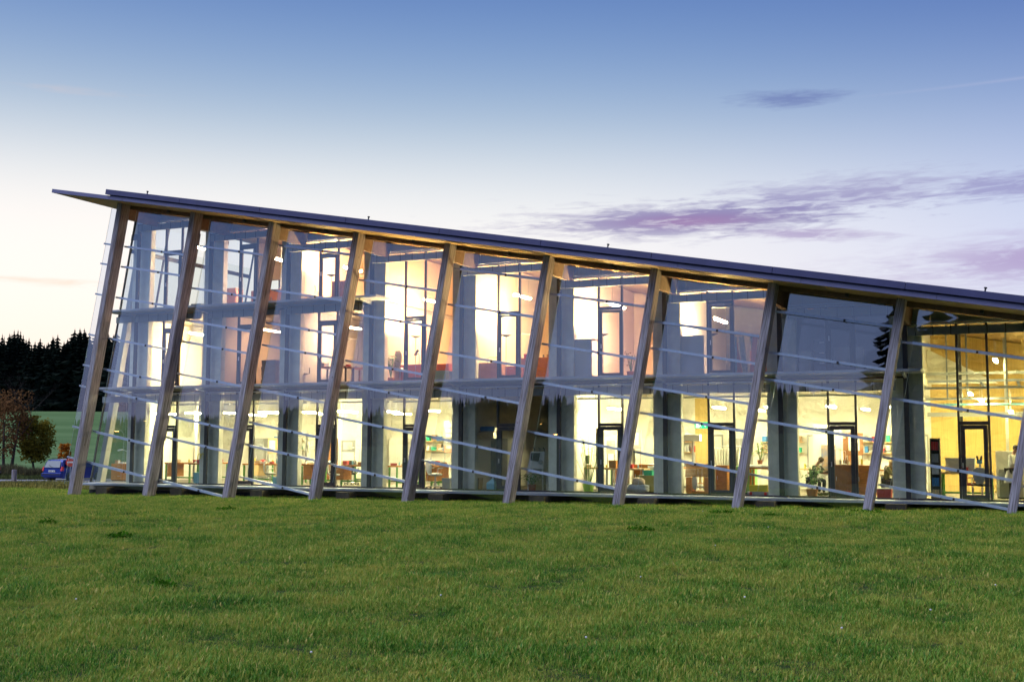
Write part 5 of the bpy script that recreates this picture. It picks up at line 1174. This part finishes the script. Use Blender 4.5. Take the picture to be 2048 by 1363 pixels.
# ------------------------------------------------------------------ cars
def car(loc, rz, lab, paint):
    t = empty('parked_car', loc, rz, lab, 'car'); L_, Wd = 4.3, 1.72
    side = [(-2.12, .30), (-2.16, .62), (-2.10, .92), (-1.98, 1.30), (-1.82, 1.47), (-.6, 1.52), (.25, 1.47), (.95, 1.02), (1.75, .90), (2.08, .72), (2.12, .40), (2.0, .22), (-2.0, .22)]
    def hw(x, z):
        w_ = .86
        if z > .92: w_ -= (z-.92)*.32
        return w_*(1-.10*max(0, (abs(x)-1.5)/.65)**2)
    m = MB(); n = len(side)
    for s in (-1, -.55, .55, 1):
        for x, z in side: m.v.append((x*(1 if abs(s) == 1 else 1.008), s*hw(x, z), z+(0 if abs(s) == 1 else .015)))
    for r in range(3):
        for i in range(n): k = (i+1) % n; m.f.append((r*n+i, (r+1)*n+i, (r+1)*n+k, r*n+k))
    m.f.append(tuple(range(n-1, -1, -1))[::-1]); m.f.append(tuple(3*n+i for i in range(n))[::-1])
    m.build('body', paint, t, bevel=.03)
    def quad(nm, pts, mt, par=t, th=.012):
        q = MB(); q.v = [tuple(p) for p in pts]; q.f = [(0, 1, 2, 3)]; o = q.build(nm, mt, par); sd = o.modifiers.new('th', 'SOLIDIFY'); sd.thickness = th; sd.offset = 0; return o
    rw = [(-2.17, -.66, .96), (-2.17, .66, .96), (-1.985, .56, 1.40), (-1.985, -.56, 1.40)]
    quad('rear_window', rw, G_CAR); quad('windscreen', [(.98, -.66, 1.04), (.98, .66, 1.04), (.33, .58, 1.46), (.33, -.58, 1.46)], G_CAR)
    MB().tube([(-2.185, .0, .98), (-2.14, .3, 1.12)], .012, 5).build('wiper', BLACK, t)
    for s in (-1, 1):
        for a, c in ((-1.75, -1.02), (-.95, -.12), (-.05, .78)):
            quad('side_window', [(a, s*.885, .96), (c, s*.885, .96), (c-(.42 if a > -.1 else 0), s*.745, 1.40), (a+(.05 if a < -1.5 else 0), s*.745, 1.40)], G_CAR)
        tl = MB().hexa([(-2.19, s*.72, .74), (-2.19, s*.85, .74), (-2.02, s*.875, .74), (-2.02, s*.72, .74), (-2.10, s*.73, 1.02), (-2.10, s*.82, 1.02), (-1.98, s*.845, 1.02), (-1.98, s*.73, 1.02)]); tl.build('tail_light', mat('tail_red', (.65, .03, .03), .25), t)
        MB().box(1.95, 2.10, s*.6-.15, s*.6+.15, .62, .76).build('headlight', mat('headlight', (.8, .82, .85), .15), t)
        MB().box(.85, 1.0, s*.88-.02, s*.88+.16*s if s > 0 else s*.88+.02, .98, 1.1).build('mirror', paint, t)
        for x in (-1.32, 1.32):
            wm = MB().tube([(x, s*.70, .31), (x, s*.875, .31)], .31, 20); wo_ = wm.build('wheel', BLACK, t); MB().tube([(x, s*.87, .31), (x, s*.882, .31)], .19, 14).build('rim', STEEL, wo_)
    MB().box(-2.24, -2.05, -.84, .84, .36, .60).build('bumper', paint, t, bevel=.03); MB().box(2.03, 2.18, -.82, .82, .32, .56).build('bumper', paint, t, bevel=.03)
    MB().box(-2.252, -2.242, -.78, .78, .47, .53).build('bumper_strip', BLACK, t)
    pl = MB().box(-2.19, -2.172, -.27, .27, .66, .78).build('licence_plate', PAPER, t)
    tx = MB()
    for q in range(7):
        if q == 2: continue
        tx.box(-2.193, -2.191, -.22+.065*q, -.185+.065*q, .685, .755)
    tx.build('plate_characters', BLACK, pl)
    for s in (-1, 1): MB().tube([(-1.6, s*.62, 1.55), (.0, s*.62, 1.55)], .018, 6).build('roof_rail', BLACK, t)
    return t
BP = mat('blue_car_paint', (.015, .035, .22), .25, .4); x, y, z = gp(157, 80)
car((x, y, z+.03), YAW+math.pi/2-.38, 'dark blue estate car seen from behind, parked beside the leftmost post', BP)
x, y, z = gp(-62, 82); car((x, y, z+.03), YAW+math.pi+.25, 'dark car of which only the tail shows at the left edge', mat('black_blue_paint', (.02, .025, .06), .25, .3))
# no entry sign
x, y, z = gp(147, 78); t = empty('no_entry_sign', (x, y, z), YAW, 'round red no entry sign with a white bar by the road', 'road sign')
MB().tube([(0, 0, -.2), (0, 0, 1.65)], .03, 8).build('pole', GALV, t)
ds = MB().tube([(0, -.035, 1.35), (0, -.05, 1.35)], .30, 24); ds.build('disc', mat('sign_red', (.62, .05, .03), .5), t); MB().box(-.21, .21, -.056, -.051, 1.30, 1.40).build('bar', WHITE, t)
# street lamps behind the camera, lit, whose light is mirrored in the glass
SOD = mat('sodium_lamp', (1, .42, .08), .5, emit=60)
for q, px in enumerate((1125, 1062, 252)):
    y = (-69, -86, -62)[q]; x = at(px, 897, 1-y).x
    t = empty('street_lamp', (x, y, H(x, y)-1.2), 0, ('lit orange street lamp across the lawn, opposite the sixth post', 'lit orange street lamp farther back behind the lawn', 'lit orange street lamp far to the left behind the lawn')[q], 'street lamp', 'orange street lamps behind the lawn')
    MB().tube([(0, 0, -.2), (0, 0, 5.6), (0, .4, 5.95), (0, .9, 6.0)], .06, 8).build('pole', GALV, t); MB().box(-.12, .12, .85, 1.35, 5.93, 6.03).build('lamp_head', GREY, t); MB().box(-.09, .09, .9, 1.3, 5.88, 5.928).build('lamp_glass', SOD, t)
# ------------------------------------------------------------------ the lawn
GRASS = leafmat('grass_blade', (.05, .09, .02), (.16, .22, .05), .3)
def grass_mat():
    mt = bpy.data.materials.new('lawn_blades'); mt.use_nodes = True; t = mt.node_tree; n = t.nodes; L = t.links; n.clear()
    o = n.new('ShaderNodeOutputMaterial'); d = n.new('ShaderNodeBsdfDiffuse'); tl = n.new('ShaderNodeBsdfTranslucent'); mx = n.new('ShaderNodeMixShader'); mx.inputs[0].default_value = .42
    gl = n.new('ShaderNodeBsdfGlossy'); gl.inputs['Roughness'].default_value = .45; gl.inputs[0].default_value = (.7, .8, 1, 1); m3 = n.new('ShaderNodeMixShader'); m3.inputs[0].default_value = .012
    ge = n.new('ShaderNodeNewGeometry'); oi = n.new('ShaderNodeObjectInfo')
    def nz(s, det=3):
        x = n.new('ShaderNodeTexNoise'); x.inputs['Scale'].default_value = s; x.inputs['Detail'].default_value = det; L.new(ge.outputs['Position'], x.inputs[0]); return x.outputs[0]
    def ma(op, a, b, c=None):
        x = n.new('ShaderNodeMath'); x.operation = op
        for i, v in enumerate((a, b, c)):
            if v is None: continue
            if isinstance(v, (int, float)): x.inputs[i].default_value = v
            else: L.new(v, x.inputs[i])
        return x.outputs[0]
    f = ma('ADD', ma('MULTIPLY', nz(.7, 8), .95), ma('ADD', ma('MULTIPLY', ge.outputs['Random Per Island'], .42), ma('MULTIPLY', oi.outputs['Random'], .34)))
    f = ma('MULTIPLY', f, .93)
    cr = n.new('ShaderNodeValToRGB'); e = cr.color_ramp.elements; e[0].position = .42; e[0].color = (.018, .075, .012, 1); e[1].position = 1.0; e[1].color = (.50, .48, .08, 1)
    for p, c in ((.52, (.06, .19, .018)), (.68, (.13, .31, .030)), (.84, (.26, .40, .05))): q = e.new(p); q.color = (*c, 1)
    L.new(f, cr.inputs[0])
    # straw and pale dead blades here and there
    st = n.new('ShaderNodeMix'); st.data_type = 'RGBA'; L.new(cr.outputs[0], st.inputs[6]); st.inputs[7].default_value = (.66, .50, .14, 1)
    L.new(ma('MULTIPLY', ma('GREATER_THAN', ge.outputs['Random Per Island'], .93), .75), st.inputs[0])
    for a in (d, tl): L.new(st.outputs[2], a.inputs[0])
    L.new(d.outputs[0], mx.inputs[1]); L.new(tl.outputs[0], mx.inputs[2]); L.new(mx.outputs[0], m3.inputs[1]); L.new(gl.outputs[0], m3.inputs[2]); L.new(m3.outputs[0], o.inputs[0])
    return mt
GM = grass_mat(); tcol = bpy.data.collections.new('grass_tufts')
for q in range(8):
    r = random.Random(300+q); m = MB(); wide = q >= 6
    for i in range(26 if not wide else 14):
        a = r.uniform(0, 6.28); rr = .13*math.sqrt(r.random()); c = Vector((rr*math.cos(a), rr*math.sin(a), -.01)); h = r.uniform(.03, .125)*(1 if not wide else .7); b_ = r.uniform(0, 6.28); l = h*r.uniform(.2, .9); w_ = r.uniform(.003, .0062)*(1 if not wide else 2.6)
        d = Vector((math.cos(b_), math.sin(b_), 0)); s_ = Vector((-math.sin(b_), math.cos(b_), 0))*w_; b = len(m.v)
        m.v += [tuple(c-s_), tuple(c+s_), tuple(c+d*l*.35+Vector((0, 0, h*.6))+s_*.8), tuple(c+d*l*.35+Vector((0, 0, h*.6))-s_*.8), tuple(c+d*l+Vector((0, 0, h*.92)))]; m.f += [(b, b+1, b+2, b+3), (b+3, b+2, b+4)]
    o = bpy.data.objects.new('grass_tuft', m.mesh('grass_tuft', GM)); tcol.objects.link(o)
def lawn(name, Zs, margin, dens, smin, smax, lab, seed):
    m = MB(); rows = []; pts = []
    z = Zs[0]
    zz = [Zs[0]+(Zs[1]-Zs[0])*i/24 for i in range(25)]
    for Z in zz:
        row = []
        for i in range(41):
            px = -margin+(2048+2*margin)*i/40; x, y = ppt(px, Z); row.append(len(m.v)); m.v.append((x, y, H(x, y)-.005))
        rows.append(row)
    for a, b in zip(rows[:-1], rows[1:]):
        for i in range(40):
            q = (a[i], a[i+1], b[i+1], b[i])
            if all(m.v[k][1] > 2.0 and -1.0 < m.v[k][0] < 44 for k in q): continue
            m.f.append(q)
    o = m.build(name, MATS.get('lawn_soil') or mat('lawn_soil', (.035, .05, .015), .95, var=.3, scale=3))
    ng = bpy.data.node_groups.new(name, 'GeometryNodeTree'); ng.interface.new_socket('Geometry', in_out='INPUT', socket_type='NodeSocketGeometry'); ng.interface.new_socket('Geometry', in_out='OUTPUT', socket_type='NodeSocketGeometry')
    n = ng.nodes; L = ng.links; gi = n.new('NodeGroupInput'); go = n.new('NodeGroupOutput'); dp = n.new('GeometryNodeDistributePointsOnFaces'); dp.inputs['Density'].default_value = dens; dp.inputs['Seed'].default_value = seed
    ci = n.new('GeometryNodeCollectionInfo'); ci.inputs[0].default_value = tcol; ci.inputs['Separate Children'].default_value = True; ci.inputs['Reset Children'].default_value = True
    ip = n.new('GeometryNodeInstanceOnPoints'); ip.inputs['Pick Instance'].default_value = True
    rr = n.new('FunctionNodeRandomValue'); rr.data_type = 'FLOAT_VECTOR'; rr.inputs[0].default_value = (-.18, -.18, 0); rr.inputs[1].default_value = (.18, .18, 6.28)
    rs = n.new('FunctionNodeRandomValue'); rs.data_type = 'FLOAT'; rs.inputs[2].default_value = smin; rs.inputs[3].default_value = smax; rs.inputs['Seed'].default_value = 5
    pos = n.new('GeometryNodeInputPosition'); nz = n.new('ShaderNodeTexNoise'); nz.inputs['Scale'].default_value = .9; nz.inputs['Detail'].default_value = 4; L.new(pos.outputs[0], nz.inputs[0])
    mr = n.new('ShaderNodeMapRange'); mr.inputs[1].default_value = .35; mr.inputs[2].default_value = .7; mr.inputs[3].default_value = .55; mr.inputs[4].default_value = 1.55; L.new(nz.outputs[0], mr.inputs[0])
    mu = n.new('ShaderNodeMath'); mu.operation = 'MULTIPLY'; L.new(rs.outputs[1], mu.inputs[0]); L.new(mr.outputs[0], mu.inputs[1])
    ji = n.new('GeometryNodeJoinGeometry')
    L.new(gi.outputs[0], dp.inputs[0]); L.new(dp.outputs[0], ip.inputs[0]); L.new(ci.outputs[0], ip.inputs['Instance']); L.new(rr.outputs[0], ip.inputs['Rotation']); L.new(mu.outputs[0], ip.inputs['Scale']); L.new(ip.outputs[0], ji.inputs[0]); L.new(gi.outputs[0], ji.inputs[0]); L.new(ji.outputs[0], go.inputs[0])
    md = o.modifiers.new('grass', 'NODES'); md.node_group = ng
    return tag(o, lab, 'grass', kind='stuff')
lawn('lawn_near', (6, 15), 260, 270, .5, 1.0, 'foreground part of the rough green lawn', 1)
lawn('lawn_middle', (15, 26), 200, 130, .6, 1.1, 'middle part of the rough green lawn', 2)
lawn('lawn_far', (26, 56), 120, 55, .7, 1.15, 'far part of the lawn running up to the building', 3)
weeds('bank_grass', 56, 71.5, -60, 330, 26000, .12, .32, leafmat('bank_green', (.13, .13, .035), (.36, .32, .10), .2), 'yellowish rough grass bank in front of the road', 3)
# weed rosettes and clover heads in the lawn
HERB = leafmat('dark_herb', (.03, .11, .008), (.09, .24, .015), .3)
def rosette(x, y, R, lab, seed):
    r = random.Random(seed); m = MB(); z = H(x, y)
    for i in range(int(260*R)+60):
        a = r.uniform(0, 6.28); rr = R*math.sqrt(r.random()); c = Vector((rr*math.cos(a), rr*math.sin(a)*.7, r.uniform(.0, .14)*(1-rr/R*.6))); d = Vector((r.uniform(-1, 1), r.uniform(-1, 1), r.uniform(.1, .8))).normalized()*r.uniform(.05, .10); s_ = d.cross(Vector((0, 0, 1))).normalized()*.03; b = len(m.v)
        m.v += [tuple(c), tuple(c+d*.5-s_), tuple(c+d), tuple(c+d*.5+s_)]; m.f.append((b, b+1, b+2, b+3))
    tag(m.build('weed_clump', HERB, loc=(x, y, z)), lab, 'weed clump')
def lp(px, py):
    d = FWD+RGT*((px-1024)/F_PX)-UP*((py-681.5)/F_PX); s = -CAM.z/d.z; q = CAM+d*s; return q.x, q.y
for i, (px, py, R, lab) in enumerate(((1735, 1030, .75, 'largest dark weed clump near the ninth post'), (1442, 1030, .5, 'dark weed clump left of centre right near the building'), (1282, 1066, .5, 'dark weed clump below the seventh post'), (1540, 1037, .3, 'small dark weed clump between two larger ones'), (240, 1078, .45, 'dark green tuft in the left part of the lawn'), (95, 1049, .4, 'dark tuft at the far left of the lawn'), (455, 1017, .6, 'broad dark tuft in front of the third post'), (325, 1178, .3, 'dark tuft in the left foreground'))):
    x, y = lp(px, py); rosette(x, y, R*.62, lab, i)
FLW = mat('clover_white', (.75, .68, .66), .8)
for i, (px, py) in enumerate(((1682, 1282), (1488, 1214), (1860, 1242), (1430, 1109), (1536, 1070), (1900, 1031), (1405, 1033), (880, 1210), (150, 1220), (1990, 1190), (1170, 1300), (620, 1330), (1280, 1170))):
    x, y = lp(px, py); z = H(x, y); t = empty('clover_flower', (x, y, z), 0, 'tiny pale clover head in the '+('right', 'right', 'far right', 'right', 'right', 'far right', 'right', 'middle', 'left', 'far right', 'middle', 'left', 'middle')[i]+' part of the lawn, '+('near', 'near', 'near', 'far', 'far', 'far', 'far', 'near', 'near', 'mid distance', 'near', 'near', 'mid distance')[i]+' '+ORD[i % 10], 'flower', 'clover heads in the lawn')
    MB().tube([(0, 0, 0), (.01, 0, .12)], .0025, 4).build('stem', LEAF, t); MB().ball((.01, 0, .13), 0.012, 0.012, 0.010, 8, jit=.3, seed=i).build('bloom', FLW, t)
